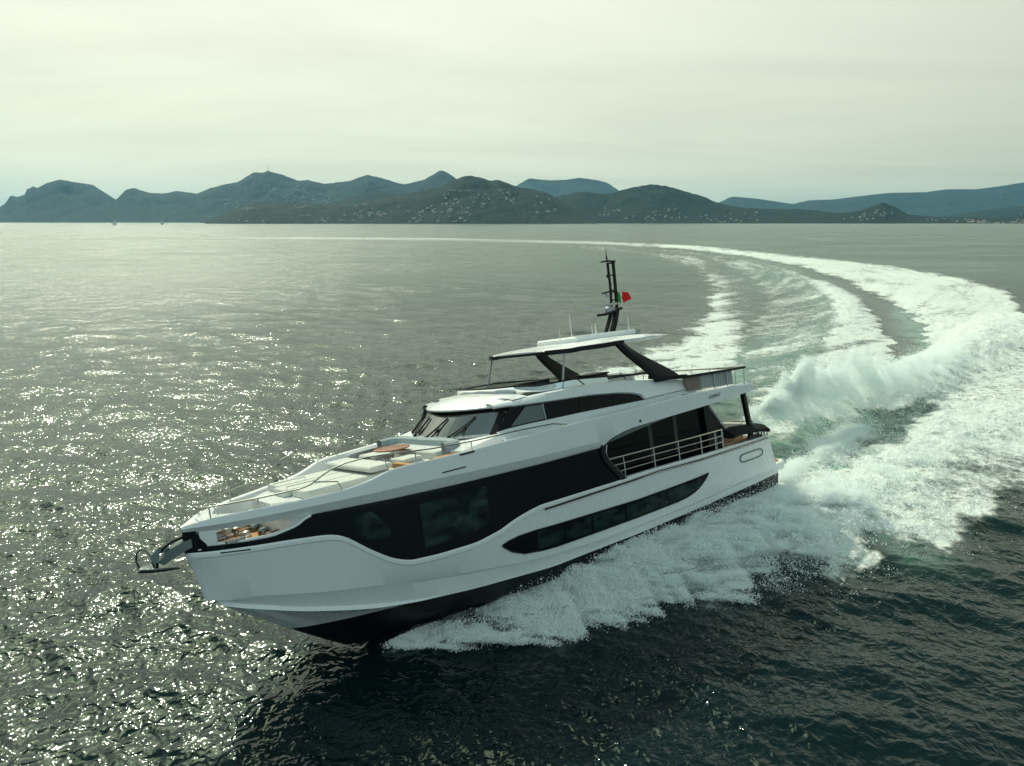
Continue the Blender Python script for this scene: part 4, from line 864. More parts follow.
# ---- flybridge
m = MB(); fp = [(x, gy(x) - .3) for x in cols(7.5, 15.5, 8)]
m.poly([(x, y, 5.56) for x, y in fp] + [(x, -y, 5.56) for x, y in fp[::-1]]).build('flybridge_sole', TEAK)
m = MB(); m.poly([(x, Yd(x) - .05, SZ(x) - .03) for x in cols(2.76, 7.6, 8)] + [(x, -Yd(x) + .05, SZ(x) - .03) for x in cols(2.76, 7.6, 8)[::-1]]).poly([(x, Yd(x) - .02, zb(x) + .005) for x in cols(2.76, 12.9, 12)] + [(x, -Yd(x) + .02, zb(x) + .005) for x in cols(2.76, 12.9, 12)[::-1]])
m.poly([(2.76, -Yd(2.8), 4.87), (2.76, Yd(2.8), 4.87), (2.70, Yd(2.8) - .05, 5.14), (2.70, -Yd(2.8) + .05, 5.14)]).build('aft_overhang', GEL)
# low smoked screen and its rail round the front of the flybridge
scr = [(11.2, 2.20), (13.0, 2.20), (14.6, 2.12), (15.4, 1.75), (15.75, 1.0), (15.85, 0), (15.75, -1.0), (15.4, -1.75), (14.6, -2.12), (13.0, -2.20), (11.2, -2.20)]
def rz(p): return 6.60 if p[0] > 12.5 else 6.5
SCT = lambda p: 6.90 if p[0] > 14.8 else (6.80 if p[0] > 12 else 6.66)
m = MB(); m.grid([[(p[0], p[1], rz(p) - .05) for p in scr], [(p[0] + .12, p[1], SCT(p)) for p in scr]]); fs = m.build('fly_screen', GLZ, recalc=False)
m = MB(); m.tube([(p[0] + .12, p[1], SCT(p) + .01) for p in scr], .032, 8); m.tube([(11.32, 2.2, 6.67), (10, 2.3, 6.56), (8.8, 2.5, 6.45)], .028, 6); m.tube([(11.32, -2.2, 6.67), (10, -2.3, 6.56), (8.8, -2.5, 6.45)], .028, 6)
m.tube([(12.9, 2.2, 6.80), (12.5, 2.2, 6.5)], .022, 6).tube([(10.6, 2.25, 6.7), (10.3, 2.25, 6.42)], .02, 6); m.build('screen_rail', CARB, fs)
m = MB(); m.box(13.9, 14.9, -.2, 1.5, 5.56, 6.55, 0, .1).box(13.95, 14.3, .1, 1.3, 6.55, 6.72, 1, .05).build('helm_console', [CARB, BLK])
for y in (.35, 1.1):
    m = MB(); m.box(12.95, 13.45, y - .27, y + .27, 6.12, 6.27, 0, .06).box(12.88, 13.02, y - .27, y + .27, 6.2, 6.74, 0, .05).lathe((13.2, y, 5.56), [(.2, 0), (.06, .05), (.06, .58)], 10, mi=1); m.build('helm_seat', [CUSHD, DSTEEL])
m = MB(); m.box(10.4, 14.0, -2.0, -1.2, 5.56, 6.05, 0, .08).box(10.4, 14.0, -2.12, -1.86, 5.9, 6.64, 0, .06).build('dining_settee', CUSHD)
m = MB(); m.box(10.6, 12.0, -1.0, .1, 6.26, 6.32, 0, .08).build('flybridge_table', BROWN)
m = MB(); m.box(9.2, 10.3, -.4, .4, 5.56, 6.60, 0, .06).box(9.15, 10.35, -.45, .45, 6.60, 6.66, 1, .05).build('bar_cabinet', [simple('bronze_panel', (.06, .05, .045), .35), BLK])
m = MB(); m.box(9.0, 10.2, -1.9, -.6, 5.56, 6.45, 0, .06).build('wet_bar', CARB)
m = MB(); m.box(4.2, 6.9, -2.3, -1.2, 5.26, 5.72, 0, .1).box(3.4, 4.2, -2.3, 2.0, 5.26, 5.70, 0, .1).box(5.0, 6.6, 1.2, 2.0, 5.26, 5.95, 0, .1).build('aft_sofa', CUSH)
m = MB(); m.box(7.0, 7.3, 1.55, 2.25, 6.02, 6.12, 0, .05).build('loose_cushion', CUSH)
# after flybridge guard: taupe panel, grey panels, posts and black capping
for sd in (1, -1):
    m = MB(); m.wall([(7.20, 5.50), (6.30, 5.44), (6.30, 6.02), (7.42, 6.05)], 2.72, 2.80).build('taupe_panel', TAUPE, side=sd)
    m = MB(); m.wall([(6.28, 5.44), (3.9, 5.30), (3.9, 5.92), (6.28, 6.0)], 2.76, 2.78).build('guard_panel', simple('frosted_panel', (.28, .31, .30), .2, .5), side=sd)
    for x in (5.35, 4.4, 3.75, 3.05): m = MB(); m.tube([(x, 2.82, SZ(x) - .03), (x, 2.84, 5.93)], .022, 8).build('guard_post', STEEL, side=sd)
    m = MB(); m.bar([(8.4, 2.72, 6.16), (7.6, 2.80, 6.10), (6.4, 2.84, 6.05), (4.6, 2.86, 5.98), (2.95, 2.85, 5.93)], [.16, .16, .14, .12, .10], .10).build('guard_capping', BLK, side=sd)
m = MB(); m.bar([(2.95, -2.85, 5.93), (2.9, 0, 5.93), (2.95, 2.85, 5.93)], .08, .06)
for y in (-2, -1, 0, 1, 2): m.tube([(2.92, y, 5.15), (2.92, y, 5.92)], .018, 6)
m.build('stern_guard_rail', STEEL)
# raked arches that carry the hardtop
for sd in (1, -1):
    m = MB(); R_ = []
    for f in cols(0, 1, 12):
        e = f * f * (3 - 2 * f) * .35 + f * .65
        xf = 10.75 + (8.95 - 10.75) * e; xa = 10.25 + (7.35 - 10.25) * (e ** 1.05); z = 7.82 + (6.10 - 7.82) * f; y = 2.32 + (2.62 - 2.32) * f
        R_.append([(xf, y - .07, z), (xf - .03, y + .05, z), ((xf + xa) / 2, y + .10, z), (xa + .03, y + .05, z), (xa, y - .07, z), ((xf + xa) / 2, y - .12, z)])
    m.grid(R_, closed=True); m.poly(R_[0]); m.poly(R_[-1][::-1]); ar = m.build('hardtop_arch', CARB, side=sd, smooth=30)
    m = MB(); m.grid([[(p[0] - .10, p[1] + .06, p[2]) for p in [r[1] for r in R_]], [(p[0] - .16, p[1] + .075, p[2]) for p in [r[1] for r in R_]]]).build('arch_groove', BLK, ar, side=sd)
    m = MB(); m.bar([(9.2, 2.55, 6.33), (8.4, 2.66, 6.20), (7.3, 2.80, 6.12)], .26, .14).build('arch_foot', BLK, side=sd)
    m = MB(); m.tube([(13.22, 2.08, 7.86), (13.62, 2.16, 6.55)], .04, 10).build('hardtop_post', GREYP, side=sd)
# hardtop
m = MB(); R_ = []
def hty(x): return itp(x, [(13.62, 1.5), (13.5, 1.95), (13.2, 2.12), (12.5, 2.2), (10, 2.32), (8.5, 2.2), (7.3, 1.95), (6.35, 1.5)])
for x in sorted(set(cols(6.35, 13.62, 38))):
    w = hty(x); th = itp(x, [(13.62, .09), (13.0, .18), (11.5, .25), (9, .28), (7.6, .18), (6.35, .03)]); zt_ = itp(x, [(13.62, 7.93), (12.5, 8.02), (10.5, 8.06), (8.5, 8.03), (6.35, 7.86)])
    R_.append([(x, w * s_, zt_ - th * k_) for s_, k_ in ((-1, .75), (-1, .45), (-.9, 0.05), (-.5, -.15), (0, -.2), (.5, -.15), (.9, .05), (1, .45), (1, .75), (.9, 1), (0, .95), (-.9, 1))])
m.grid(R_, closed=True); m.poly(R_[0]); m.poly(R_[-1][::-1]); ht = m.build('hardtop', GEL, smooth=50)
m = MB(); q = sorted(set(cols(10.25, 13.64, 30))); E_ = [(x, hty(x) + .012, itp(x, [(13.62, 7.93), (12.5, 8.02), (10.5, 8.06), (8.5, 8.03), (6.35, 7.86)]) - itp(x, [(13.62, .09), (13.0, .18), (11.5, .25), (9, .28), (7.6, .18), (6.35, .03)]) * .85) for x in q]
m.bar(E_, .05, .17); m.bar([(p[0], -p[1], p[2]) for p in E_], .05, .17); m.bar([(13.64, -1.52, E_[-1][2]), (13.70, 0, E_[-1][2]), (13.64, 1.52, E_[-1][2])], .06, .09).build('edge_trim', BLK, ht)
m = MB(); m.poly([(x, y, 7.80) for x, y in [(9.0, -1.9), (13.2, -1.8), (13.2, 1.8), (9.0, 1.9)]]).build('headlining', simple('warm_headlining', (.42, .33, .27), .7), ht)
m = MB(); m.box(8.0, 11.6, -1.15, 1.15, 8.04, 8.28, 0, .1).build('sunroof_box', GEL, ht)
m = MB(); 
for k in range(7): m.box(7.55 + k * .09, 7.60 + k * .09, .3, 1.0, 8.02, 8.24)
m.build('air_grille', GREYP, ht)
m = MB(); m.lathe((7.3, .5, 8.0), [(.2, 0), (.21, .06), (.15, .14), (0, .17)], 16).build('satellite_dome', GEL, ht)
# mast
m = MB(); m.bar([(8.62, 0, 8.26), (8.30, 0, 8.75), (8.05, 0, 9.2)], .10, .14, up=(1, 0, 0)); m.bar([(8.20, 0, 8.26), (7.95, 0, 8.7), (7.72, 0, 9.25)], .14, .22, up=(1, 0, 0))
m.bar([(8.75, 0, 9.02), (8.3, 0, 9.08), (7.65, 0, 9.22)], .5, .10)
m.bar([(8.06, 0, 9.2), (7.98, 0, 10.2), (7.98, 0, 11.2)], .08, .08, up=(1, 0, 0)); m.bar([(7.72, 0, 9.2), (7.66, 0, 10.2), (7.62, 0, 11.28)], .09, .11, up=(1, 0, 0))
for z in (9.6, 10.0, 10.65, 11.15): m.bar([(8.02, 0, z), (7.62, 0, z + .02)], .06, .05)
m.bar([(8.32, 0, 11.24), (7.95, 0, 11.26), (7.55, 0, 11.22)], .18, .06); m.lathe((8.0, 0, 11.26), [(.04, 0), (.04, .15), (.02, .2), (.012, .5)], 8)
m.bar([(8.5, 0, 9.92), (8.0, 0, 9.98), (7.6, 0, 9.9)], .14, .06); m.lathe((8.05, 0, 10.55), [(.06, 0), (.07, .08), (.05, .16)], 8); m.box(7.98, 8.4, -.5, -.42, 9.0, 9.1)
mast = m.build('mast', BLK)
m = MB(); m.bar([(8.45, -1.35, 9.42), (8.2, .45, 9.42)], .12, .09).lathe((8.25, 0, 9.08), [(.2, 0), (.2, .2), (.08, .28), (.08, .32)], 14).build('radar_scanner', GREYP, mast)
m = MB(); m.lathe((8.3, .0, 9.68), [(.0, 0), (.09, .02), (.1, .12), (.05, .2), (0, .22)], 12).build('mast_light', GREYP, mast)
for p, h, r in (((9.75, -.9, 8.2), 1.05, .016), ((9.75, .5, 8.25), .45, .02), ((7.45, .3, 8.0), .85, .03), ((6.95, -1.0, 7.85), .9, .012), ((12.0, .7, 8.05), .6, .014), ((10.5, 1.0, 8.15), .5, .014)):
    m = MB(); m.lathe(p, [(r * 2.2, 0), (r * 1.6, .12), (r, .16), (r * .5, h)], 8).build('whip_antenna', GEL)
# ---- main deck saloon behind the side decks
m = MB(); m.poly([(x, Yd(x) - .19, 2.36) for x in cols(1.9, 13.4, 12)] + [(x, -Yd(x) + .19, 2.36) for x in cols(1.9, 13.4, 12)[::-1]]).build('main_deck', TEAK)
m = MB(); m.wall([(13.3, 2.37), (5.2, 2.37), (4.75, 3.35), (5.95, 4.78), (13.3, 4.78)], -2.42, 2.42).build('saloon', simple('saloon_dark', (.015, .02, .02), .3))
for sd in (1, -1):
    m = MB(); m.wall([(13.25, 2.45), (5.9, 2.45), (5.9, 4.74), (13.25, 4.74)], 2.425, 2.445); sg = m.build('saloon_window', BGL, side=sd)
    for a, b in ((12.9, 10.6), (10.45, 8.5), (8.35, 6.3)): m = MB(); m.wall([(a, 2.62), (b, 2.62), (b, 4.55), (a, 4.55)], 2.446, 2.452).build('pane', BGL, sg, side=sd)
    for x in (9.6, 8.0): m = MB(); m.wall([(x, 3.1), (x - .22, 3.1), (x - .22, 4.6), (x, 4.6)], 2.453, 2.46).build('curtain', simple('pale_curtain', (.05, .065, .055), .8), sg, side=sd)
    m = MB(); m.wall([(5.92, 2.42), (5.15, 2.42), (4.62, 3.40), (5.85, 4.80), (6.05, 4.80)], 2.44, 2.62).build('raked_wing', BLK, side=sd)
    m = MB(); m.tube([(4.60, 2.66, 3.42), (5.83, 2.66, 4.80)], .03, 6).build('wing_trim', GREYP, side=sd)
    # cockpit pole
    m = MB(); m.bar([(3.14, 2.72, 4.86), (3.02, 2.72, 4.1), (2.88, 2.72, 3.3), (2.85, 2.72, 2.5)], .16, .22, up=(1, 0, 0)).build('cockpit_pole', BLK, side=sd)
    # side-deck guard rail
    m = MB(); rt = lambda x: itp(x, [(13.0, 3.88), (5.6, 3.60), (4.8, 3.56)])
    zc = lambda x: itp(x, ZT)
    for f, r in ((1, .028), (.66, .018), (.33, .018)):
        xe = {1: 12.95, .66: 12.72, .33: 12.45}[f]; m.tube([(x, Yd(x) - .10, zc(x) + .03 + (rt(x) - zc(x) - .03) * f) for x in cols(5.55, xe, 14)], r, 8)
    for x in (12.05, 10.3, 8.75, 7.2, 6.15, 5.55): m.tube([(x, Yd(x) - .10, zc(x) - .1), (x, Yd(x) - .10, rt(x))], .026, 8)
    m.build('guard_rail', STEEL, side=sd)
    m = MB(); m.tube([(6.05, Yd(6) - .10, zc(6)), (6.05, Yd(6) - .10, rt(6)), (5.62, Yd(5.6) - .10, rt(5.6)), (5.62, Yd(5.6) - .10, zc(5.6))], .022, 6).build('boarding_gate', STEEL, side=sd)
    # covered cockpit seat back with slats under it
    m = MB(); R_ = []
    for x in cols(1.62, 4.85, 14):
        y = Yd(x) - .12; zt_ = itp(x, [(1.62, 3.10), (2.0, 3.22), (4.3, 3.45), (4.85, 3.42)]); R_.append([(x, y + .12, zt_ - .34), (x, y + .16, zt_ - .22), (x, y - .1, zt_ - .02), (x, y - .4, zt_ + .02), (x, y - .62, zt_ - .12), (x, y - .62, zt_ - .3), (x, y - .2, zt_ - .36)])
    m.grid(R_, closed=True); m.poly(R_[0]); m.poly(R_[-1][::-1]).build('seat_cover', CANV, side=sd)
    for k in range(8): x = 1.72 + k * .26; m = MB(); m.tube([(x, Yd(x) - .10, 2.58), (x + .03, Yd(x) - .08, 2.92)], .03, 6).build('seat_slat', DSTEEL, side=sd)
    m = MB(); m.box(2.0, 4.7, 2.35, 2.78, 2.36, 2.72, 0).build('cockpit_locker', TEAK, side=sd)
m = MB(); m.tube([(1.9, -2.6, 2.6), (1.9, -2.6, 3.25), (1.86, -1.3, 3.25), (1.86, -1.3, 2.6)], .03, 6).tube([(1.86, .9, 2.6), (1.86, .9, 3.25), (1.9, 2.3, 3.3), (1.9, 2.5, 2.7)], .03, 6).tube([(2.2, -2.9, 2.7), (2.3, -2.9, 3.45), (4.4, -2.95, 3.6), (4.8, -2.95, 2.9)], .028, 6).build('stern_rail', STEEL)
m = MB(); m.box(2.1, 2.9, -1.9, 1.9, 2.37, 2.8, 0, .08).box(2.0, 2.2, -1.9, 1.9, 2.8, 3.25, 0, .07).build('cockpit_sofa', CUSH)
m = MB(); m.box(3.3, 4.3, -1.0, 1.0, 3.02, 3.07, 0, .1).box(3.7, 3.9, -.1, .1, 2.37, 3.02, 1).build('cockpit_table', [BROWN, STEEL])
for y in (-1.6, 1.5): m = MB(); m.box(4.3, 4.75, y - .25, y + .25, 2.75, 2.83, 0, .05).box(4.7, 4.78, y - .25, y + .25, 2.8, 3.25, 0, .03).build('cockpit_chair', BROWN)
# bathing platform
m = MB(); pp = [(1.3, -2.8), (.3, -2.75), (0, -2.5), (-.12, 0), (0, 2.5), (.3, 2.75), (1.3, 2.8)][::-1]
m.prism(pp, .78, 1.12).build('bathing_platform', GEL, smooth=30)
m = MB(); m.prism([(1.28 if p[0] > 1 else p[0] + .12, p[1] * .93) for p in pp], 1.124, 1.14).build('platform_teak', TEAK)
m = MB(); m.box(.35, 1.0, 1.3, 2.4, 1.14, 1.32, 0, .08).build('platform_pad', simple('salmon_pad', (.45, .20, .15), .7))

# ---- bow rails, both sides
def br(sd):
    m = MB(); off_ = .09
    top = [(25.62, 0.0, 5.16), (25.58, .36, 5.16), (25.40, .56, 5.16), (24.9, .84, 5.17), (24.32, Yd(24.32) - off_, 5.19), (23.34, Yd(23.34) - off_, 5.24), (23.1, Yd(23.1) - off_, 5.30), (22.75, Yd(22.75) - off_, 5.50), (22.5, Yd(22.5) - off_, 5.62), (22.14, Yd(22.14) - off_, 5.71), (21.6, Yd(21.6) - off_, 5.76), (20.8, Yd(20.8) - off_, 5.73), (19.7, Yd(19.7) - off_, 5.64), (18.3, Yd(18.3) - off_, 5.61), (16.6, Yd(16.6) - off_, 5.62), (15.2, Yd(15.2) - off_, 5.58), (14.6, Yd(14.6) - off_, 5.44)]
    m.tube(top, .022, 8)
    for x in (25.42, 24.35, 20.2, 18.4, 16.6):
        z = itp(x, [(p[0], p[2]) for p in top]); m.tube([(x, Yd(x) - .09 if x < 25.3 else .55, SZ(x) - .04), (x, Yd(x) - .09 if x < 25.3 else .55, z)], .022, 8)
    for x in (23.0, 21.7): z = itp(x, [(p[0], p[2]) for p in top]); m.tube([(x, Yd(x) - .09, z), (x - .62, Yd(x - .62) - .16, z - .12), (x - .72, Yd(x - .72) - .12, SZ(x) - .02)], .018, 7)
    m.tube([(25.1, .42, 4.68), (25.25, .3, 5.12)], .02, 6)
    m.build('bow_rail', STEEL, side=sd)
br(1); br(-1)

# ---- ensign on the mast: green, white and red with a small crest
flagm = []
fg = simple('flag_green', (.02, .26, .04), .8); fw = simple('flag_white', (.72, .72, .70), .8); fr2 = simple('flag_red', (.62, .01, .012), .8)
m = MB(); R_ = []
for j in range(9):
    v_ = j / 8
    R_.append([(7.58 - .74 * u_ - .06 * v_, -.06 + .13 * math.sin(u_ * 6.5 + v_ * 1.3) * u_, 9.92 - .02 * u_ - (.40 + .10 * math.sin(u_ * 3)) * v_ * (1 - .25 * max(0, u_ - .6) * 2.5) - .03 * math.sin(u_ * 7)) for u_ in [i / 18 for i in range(19)]])
m.grid(R_, mfun=lambda i, j: 0 if j < 5 else (1 if j < 10 else 2))
flag = m.build('ensign', [fg, fw, fr2], yacht, recalc=False)
mw = yacht.matrix_world.copy(); flag.parent = None; flag.matrix_world = mw; tag(flag, 'small green white and red ensign flying from the black mast', 'flag')
m = MB(); c_ = R_[4][8]; m.prism([(c_[0] - .07, .0), (c_[0] + .07, .0), (c_[0] + .07, .012), (c_[0] - .07, .012)], 0, .01)
m = MB(); 
for sgn in (1, -1): m.poly([(c_[0] + a, c_[1] + sgn * .03, c_[2] + b) for a, b in ((-.05, .08), (.05, .08), (.05, -.02), (0, -.09), (-.05, -.02))])
m.build('crest', simple('crest_red', (.4, .03, .04), .8), flag, recalc=False)

# ================================================================== far sails and the summit antenna
def sailboat(u, v, h, hd, label):
    x, y = sea_pt(u, v); root = bpy.data.objects.new('sailboat', None); COL.objects.link(root); root.location = (x, y, 0); root.rotation_euler = (0, 0, hd); root.scale = (h, h, h)
    tag(root, label, 'sailboat', 'sailboats in the bay')
    m = MB(); R_ = []
    for i in range(9):
        t = i / 8; xx = -4.5 + 9.6 * t; w = 1.5 * math.sin(math.pi * min(1, .25 + .75 * t)) ** .8
        R_.append([(xx, -w, 1.1), (xx, -w * .8, .3), (xx, 0, -.2), (xx, w * .8, .3), (xx, w, 1.1), (xx, 0, 1.2)])
    m.grid(R_, closed=True); m.poly(R_[0]); m.poly(R_[-1][::-1]).build('hull', simple('far_hull', (.45, .46, .46), .4), root)
    m = MB(); m.tube([(.8, 0, 1), (.7, 0, 14.5)], .09, 6).build('mast', GREYP, root)
    m = MB(); m.grid([[(.7 - 4.6 * (1 - g) * f, .35 * math.sin(f * 3) * (1 - g), 2.0 + 12 * g) for f in (0, .25, .5, .75, 1)] for g in (0, .2, .4, .6, .8, .98)]); thicken(m.build('mainsail', simple('sailcloth', (.75, .74, .70), .8), root, recalc=False), .04)
    m = MB(); m.grid([[(.9 + 4.0 * (1 - g) * (1 - f) + .05, .45 * math.sin(f * 3) * (1 - g), 1.5 + 10.5 * g) for f in (0, .33, .66, 1)] for g in (0, .25, .5, .75, .98)]); thicken(m.build('jib', simple('sailcloth', (.75, .74, .70), .8), root, recalc=False), .04)
sailboat(115, 225.3, 1.4, rad(200), 'tiny sailing boat off the far shore, left of the two sails'); sailboat(162, 224.8, 1.3, rad(20), 'tiny sailing boat off the far shore, right of the two sails')
def summit_mast():
    us, T, Xg, Yg, Z = HILLS['massif']; X_, Y_, Z_ = hill_z('massif', 272, 0.0)
    root = bpy.data.objects.new('antenna_tower', None); COL.objects.link(root); root.location = (X_, Y_, Z_ - 6); tag(root, 'thin antenna tower on the summit of the left hills', 'antenna tower')
    m = MB()
    for a in range(3):
        c, s = math.cos(a * 2.094), math.sin(a * 2.094); m.tube([(4 * c, 4 * s, 0), (1.2 * c, 1.2 * s, 60)], .8, 5)
    for z in range(6, 60, 9):
        r = 4 - 2.8 * z / 60; P_ = [(r * math.cos(a * 2.094), r * math.sin(a * 2.094), z) for a in range(4)]; m.tube(P_, .3, 4)
    m.tube([(0, 0, 58), (0, 0, 80)], .8, 5); m.build('lattice', CARB, root)
    m = MB(); m.box(-14, 8, -6, 6, 0, 12).build('hut', simple('concrete', (.3, .3, .28), .8), root)
summit_mast()

# ================================================================== SPRAY
def points_stuff(name, P, rad_, mat, label=None):
    me = bpy.data.meshes.new(name); me.vertices.add(len(P)); me.vertices.foreach_set('co', np.asarray(P, np.float32).ravel())
    at = me.attributes.new('drop_size', 'FLOAT', 'POINT'); at.data.foreach_set('value', np.asarray(rad_, np.float32)); me.materials.append(mat)
    o = bpy.data.objects.new(name, me); COL.objects.link(o); tag(o, kind='stuff')
    g = bpy.data.node_groups.new('droplets', 'GeometryNodeTree')
    g.interface.new_socket('Geometry', in_out='INPUT', socket_type='NodeSocketGeometry'); g.interface.new_socket('Geometry', in_out='OUTPUT', socket_type='NodeSocketGeometry')
    gi = g.nodes.new('NodeGroupInput'); go = g.nodes.new('NodeGroupOutput'); mp_ = g.nodes.new('GeometryNodeMeshToPoints'); na_ = g.nodes.new('GeometryNodeInputNamedAttribute'); na_.data_type = 'FLOAT'; na_.inputs[0].default_value = 'drop_size'
    sm_ = g.nodes.new('GeometryNodeSetMaterial'); sm_.inputs['Material'].default_value = mat
    g.links.new(gi.outputs[0], mp_.inputs['Mesh']); g.links.new(na_.outputs['Attribute'], mp_.inputs['Radius']); g.links.new(mp_.outputs[0], sm_.inputs[0]); g.links.new(sm_.outputs[0], go.inputs[0])
    md = o.modifiers.new('droplets', 'NODES'); md.node_group = g
    return o
def vn3(p, s):
    """cheap 3-D clump noise from three planar samples"""
    x, y, z = p[:, 0] * s, p[:, 1] * s, p[:, 2] * s
    return (fbm(x + z * .7, y - z * .5, 4, .55) + fbm(y * 1.1 + 31, z * 1.2 + x * .3, 4, .55)) / 2
SPRAY = bpy.data.materials.new('spray_water'); SPRAY.use_nodes = True; _t = SPRAY.node_tree; _t.nodes.clear()
_so = _t.nodes.new('ShaderNodeOutputMaterial'); _sm = _t.nodes.new('ShaderNodeMixShader'); _sd = _t.nodes.new('ShaderNodeBsdfDiffuse'); _st = _t.nodes.new('ShaderNodeBsdfTranslucent')
_sd.inputs[0].default_value = (.95, .97, .965, 1); _st.inputs[0].default_value = (.92, .98, .965, 1); _sm.inputs[0].default_value = .5
_t.links.new(_sd.outputs[0], _sm.inputs[1]); _t.links.new(_st.outputs[0], _sm.inputs[2]); _t.links.new(_sm.outputs[0], _so.inputs[0])
rs = np.random.RandomState(3)
def side_spray(n):
    a = np.array([-5.0, 18.95]); b_ = np.array([13.2, 31.0]); L = np.linalg.norm(b_ - a); d = (b_ - a) / L; nn = np.array([d[1], -d[0]])
    s = rs.rand(n) ** .8
    Q = np.interp(s, [0, .04, .1, .2, .35, .55, .8, 1], [.35, .9, 1.8, 3.0, 4.3, 5.4, 5.9, 5.9])
    Hm = np.interp(s, [0, .04, .1, .2, .35, .55, .8, 1], [.12, .38, .62, .9, 1.2, 1.5, 1.5, 1.3])
    Q = Q * (.72 + .75 * (fbm(s * L * .55, s * 0 + 3.3, 4, .6) - .25))
    e = np.clip(rs.beta(1.7, 1.6, n) * 1.10, 0, 1.3); q = Q * e
    # thrown sheet: rises off the chine, arches over and falls outboard
    prof = np.sin(np.clip(e, 0, 1.05) * 2.9) ** .8 * 1.0
    Hm = Hm * (.45 + 1.1 * fbm((s * L - q * .9) * 1.1, q * .9 + 5, 5, .65))
    z = Hm * np.nan_to_num(prof) * (rs.rand(n) ** .7) + np.abs(rs.normal(0, .05, n))
    z += (rs.rand(n) < .05) * rs.exponential(.25, n)
    xy = a + np.outer(s * L, d) + np.outer(q + .1 - .25 * s, nn) + rs.normal(0, .05, (n, 2))
    P = np.column_stack([xy, z])
    # streaks sweep aft: clump noise stretched along the throw
    cl = np.column_stack([s * L * 1.0 - q * .9, q * .45, z]); c = .6 * vn3(cl, 1.3) + .4 * vn3(cl, 4.5)
    edge = np.clip((1.05 - e) * 3, 0, 1)
    keep = rs.rand(n) < np.clip((c - .505 + .05 * edge * np.clip(e * 3 - .5, 0, 1) + .05 * s) * 14, .02, .9)
    return P[keep]
def ridge_spray(nm, n, hs, ws, off=0.0, t0=0, t1=1, zmin=.0, hollow=False):
    if isinstance(nm, str): L, hh, ww = RIDGES[nm]
    else: L = [sea_pt(p[0], p[1]) for p in nm]; hh = [p[2] for p in nm]; ww = [p[3] for p in nm]
    k = len(L) - 1; t = (t0 + (t1 - t0) * rs.rand(n)) * k
    X_ = np.interp(t, range(k + 1), [p[0] for p in L]); Y_ = np.interp(t, range(k + 1), [p[1] for p in L]); H_ = np.interp(t, range(k + 1), hh); W_ = np.interp(t, range(k + 1), ww)
    r = rs.normal(0, .55, n); dx = np.interp(t + .05, range(k + 1), [p[0] for p in L]) - np.interp(t - .05, range(k + 1), [p[0] for p in L]); dy = np.interp(t + .05, range(k + 1), [p[1] for p in L]) - np.interp(t - .05, range(k + 1), [p[1] for p in L]); l = np.hypot(dx, dy) + 1e-9
    X_ = X_ - dy / l * r * W_ * ws + rs.normal(0, .15, n); Y_ = Y_ + dx / l * r * W_ * ws + rs.normal(0, .15, n)
    H_ = H_ * (.40 + 1.2 * fbm(X_ * .9 + 3, Y_ * .9, 5, .65)) if hollow else H_
    z = H_ * hs * np.exp(-r * r * 1.0) * (.25 + .75 * rs.rand(n) ** .8) + (rs.rand(n) < .06) * rs.exponential(.35, n) * np.minimum(1, H_)
    P = np.column_stack([X_, Y_, z + zmin]); c = .5 * vn3(P, 1.0) + .5 * vn3(P, 3.4)
    kp = np.clip((c - .515 + .04 * (np.abs(r) < .25)) * 16, .012, .9)
    if hollow: kp *= np.clip((P[:, 2] - .7 * np.clip(1 - t / k * 1.1, 0, 1)) / 1.1, .12, 1)
    return P[rs.rand(n) < kp]
E1 = [side_spray(2300000), ridge_spray([(748, 444, 2.2, .6), (772, 442, 3.4, 1.0), (800, 434, 4.0, 1.5), (835, 421, 4.1, 1.8), (872, 406, 3.3, 2.0), (908, 389, 2.3, 2.2), (950, 366, 1.4, 2.5)], 2100000, 1.0, 1.0, hollow=True), ridge_spray('stern', 350000, 1.3, .8, t0=.6, t1=1.0), ridge_spray('side', 600000, 1.7, 1.2, t0=.3), ridge_spray('rooster', 50000, 1.2, .6)]
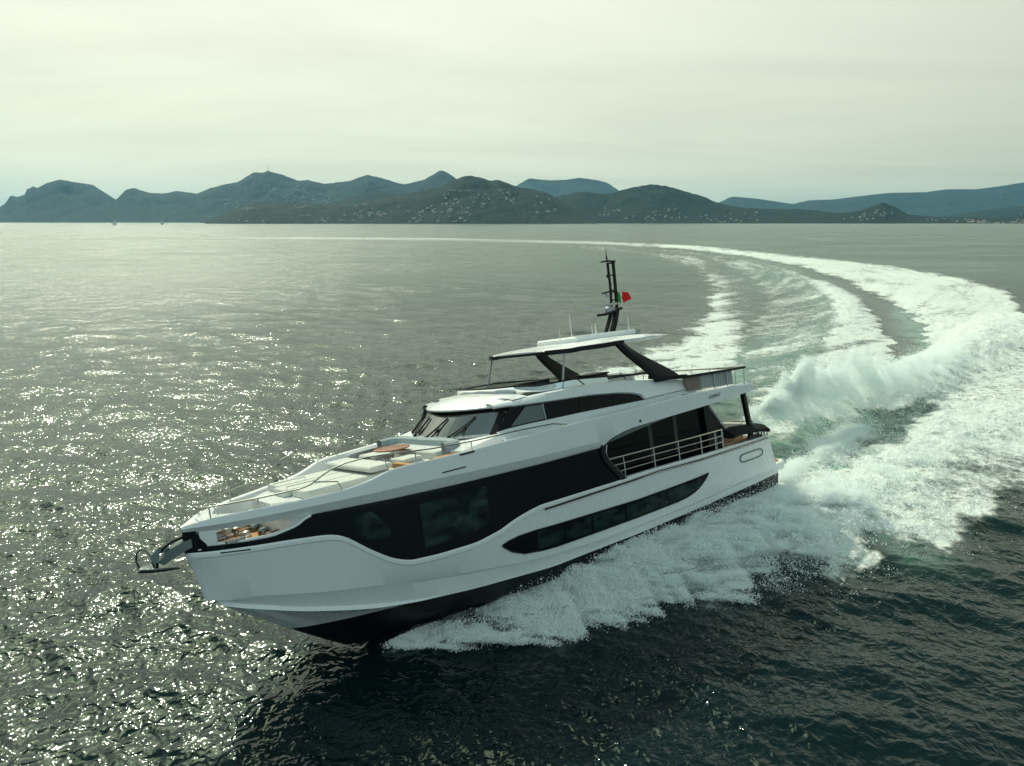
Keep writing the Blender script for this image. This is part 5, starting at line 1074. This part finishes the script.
# the low plume that trails from the platform corner
n = 200000; t = rs.rand(n) ** .7; pa = np.array([13.3, 32.0]); pb_ = np.array(sea_pt(868, 430)); dd_ = (pb_ - pa); nrm_ = np.array([-dd_[1], dd_[0]]) / np.linalg.norm(dd_)
w_ = .35 + .9 * t; P = np.column_stack([pa + np.outer(t, dd_) + np.outer(rs.normal(0, 1, n) * w_ * .5 + .6 * np.sin(t * 3), nrm_), np.abs(rs.normal(0, .28, n)) * (1 - .5 * t) + .05]); E1.append(P[rs.rand(n) < np.clip((vn3(P, 1.4) - .47) * 9, .01, .8)])
ALLP = np.vstack(E1)
# nothing inside the hull: boat-frame test
_Mi = np.array(yacht.matrix_world.inverted()) if False else np.array((Matrix.Translation(BPOS) @ _R @ Matrix.Translation((-13, 0, 0))).inverted())
Q_ = ALLP @ _Mi[:3, :3].T + _Mi[:3, 3]
hb = np.interp(Q_[:, 0], _xs, _ysm) * np.clip(.35 + .5 * Q_[:, 2], .3, 1.0)
ALLP = ALLP[~((Q_[:, 0] > -.2) & (Q_[:, 0] < 23.5) & (np.abs(Q_[:, 1]) < hb + .16 + .5 * (ALLP[:, 2] > .35)))]
rr_ = np.clip(rs.lognormal(-4.85, .5, len(ALLP)), .004, .04)
points_stuff('spray', ALLP, rr_, SPRAY)
print('spray points', len(ALLP))

# ================================================================== HAZE
def haze_box():
    bm = bmesh.new(); bmesh.ops.create_cube(bm, size=1.0)
    bmesh.ops.scale(bm, vec=(90000, 42000, 624), verts=bm.verts); bmesh.ops.translate(bm, vec=(0, 14000, 307), verts=bm.verts)
    me = bpy.data.meshes.new('haze'); bm.to_mesh(me); bm.free()
    m = bpy.data.materials.new('sea_haze'); m.use_nodes = True; nt = m.node_tree; nt.nodes.clear()
    o_ = nt.nodes.new('ShaderNodeOutputMaterial'); v = nt.nodes.new('ShaderNodeVolumePrincipled')
    v.inputs['Color'].default_value = (0.30, 0.64, 0.90, 1); v.inputs['Density'].default_value = 2.8e-5; v.inputs['Anisotropy'].default_value = 0.3
    nt.links.new(v.outputs[0], o_.inputs['Volume'])
    me.materials.append(m)
    o = bpy.data.objects.new('haze', me); COL.objects.link(o); tag(o, kind='stuff')
haze_box()
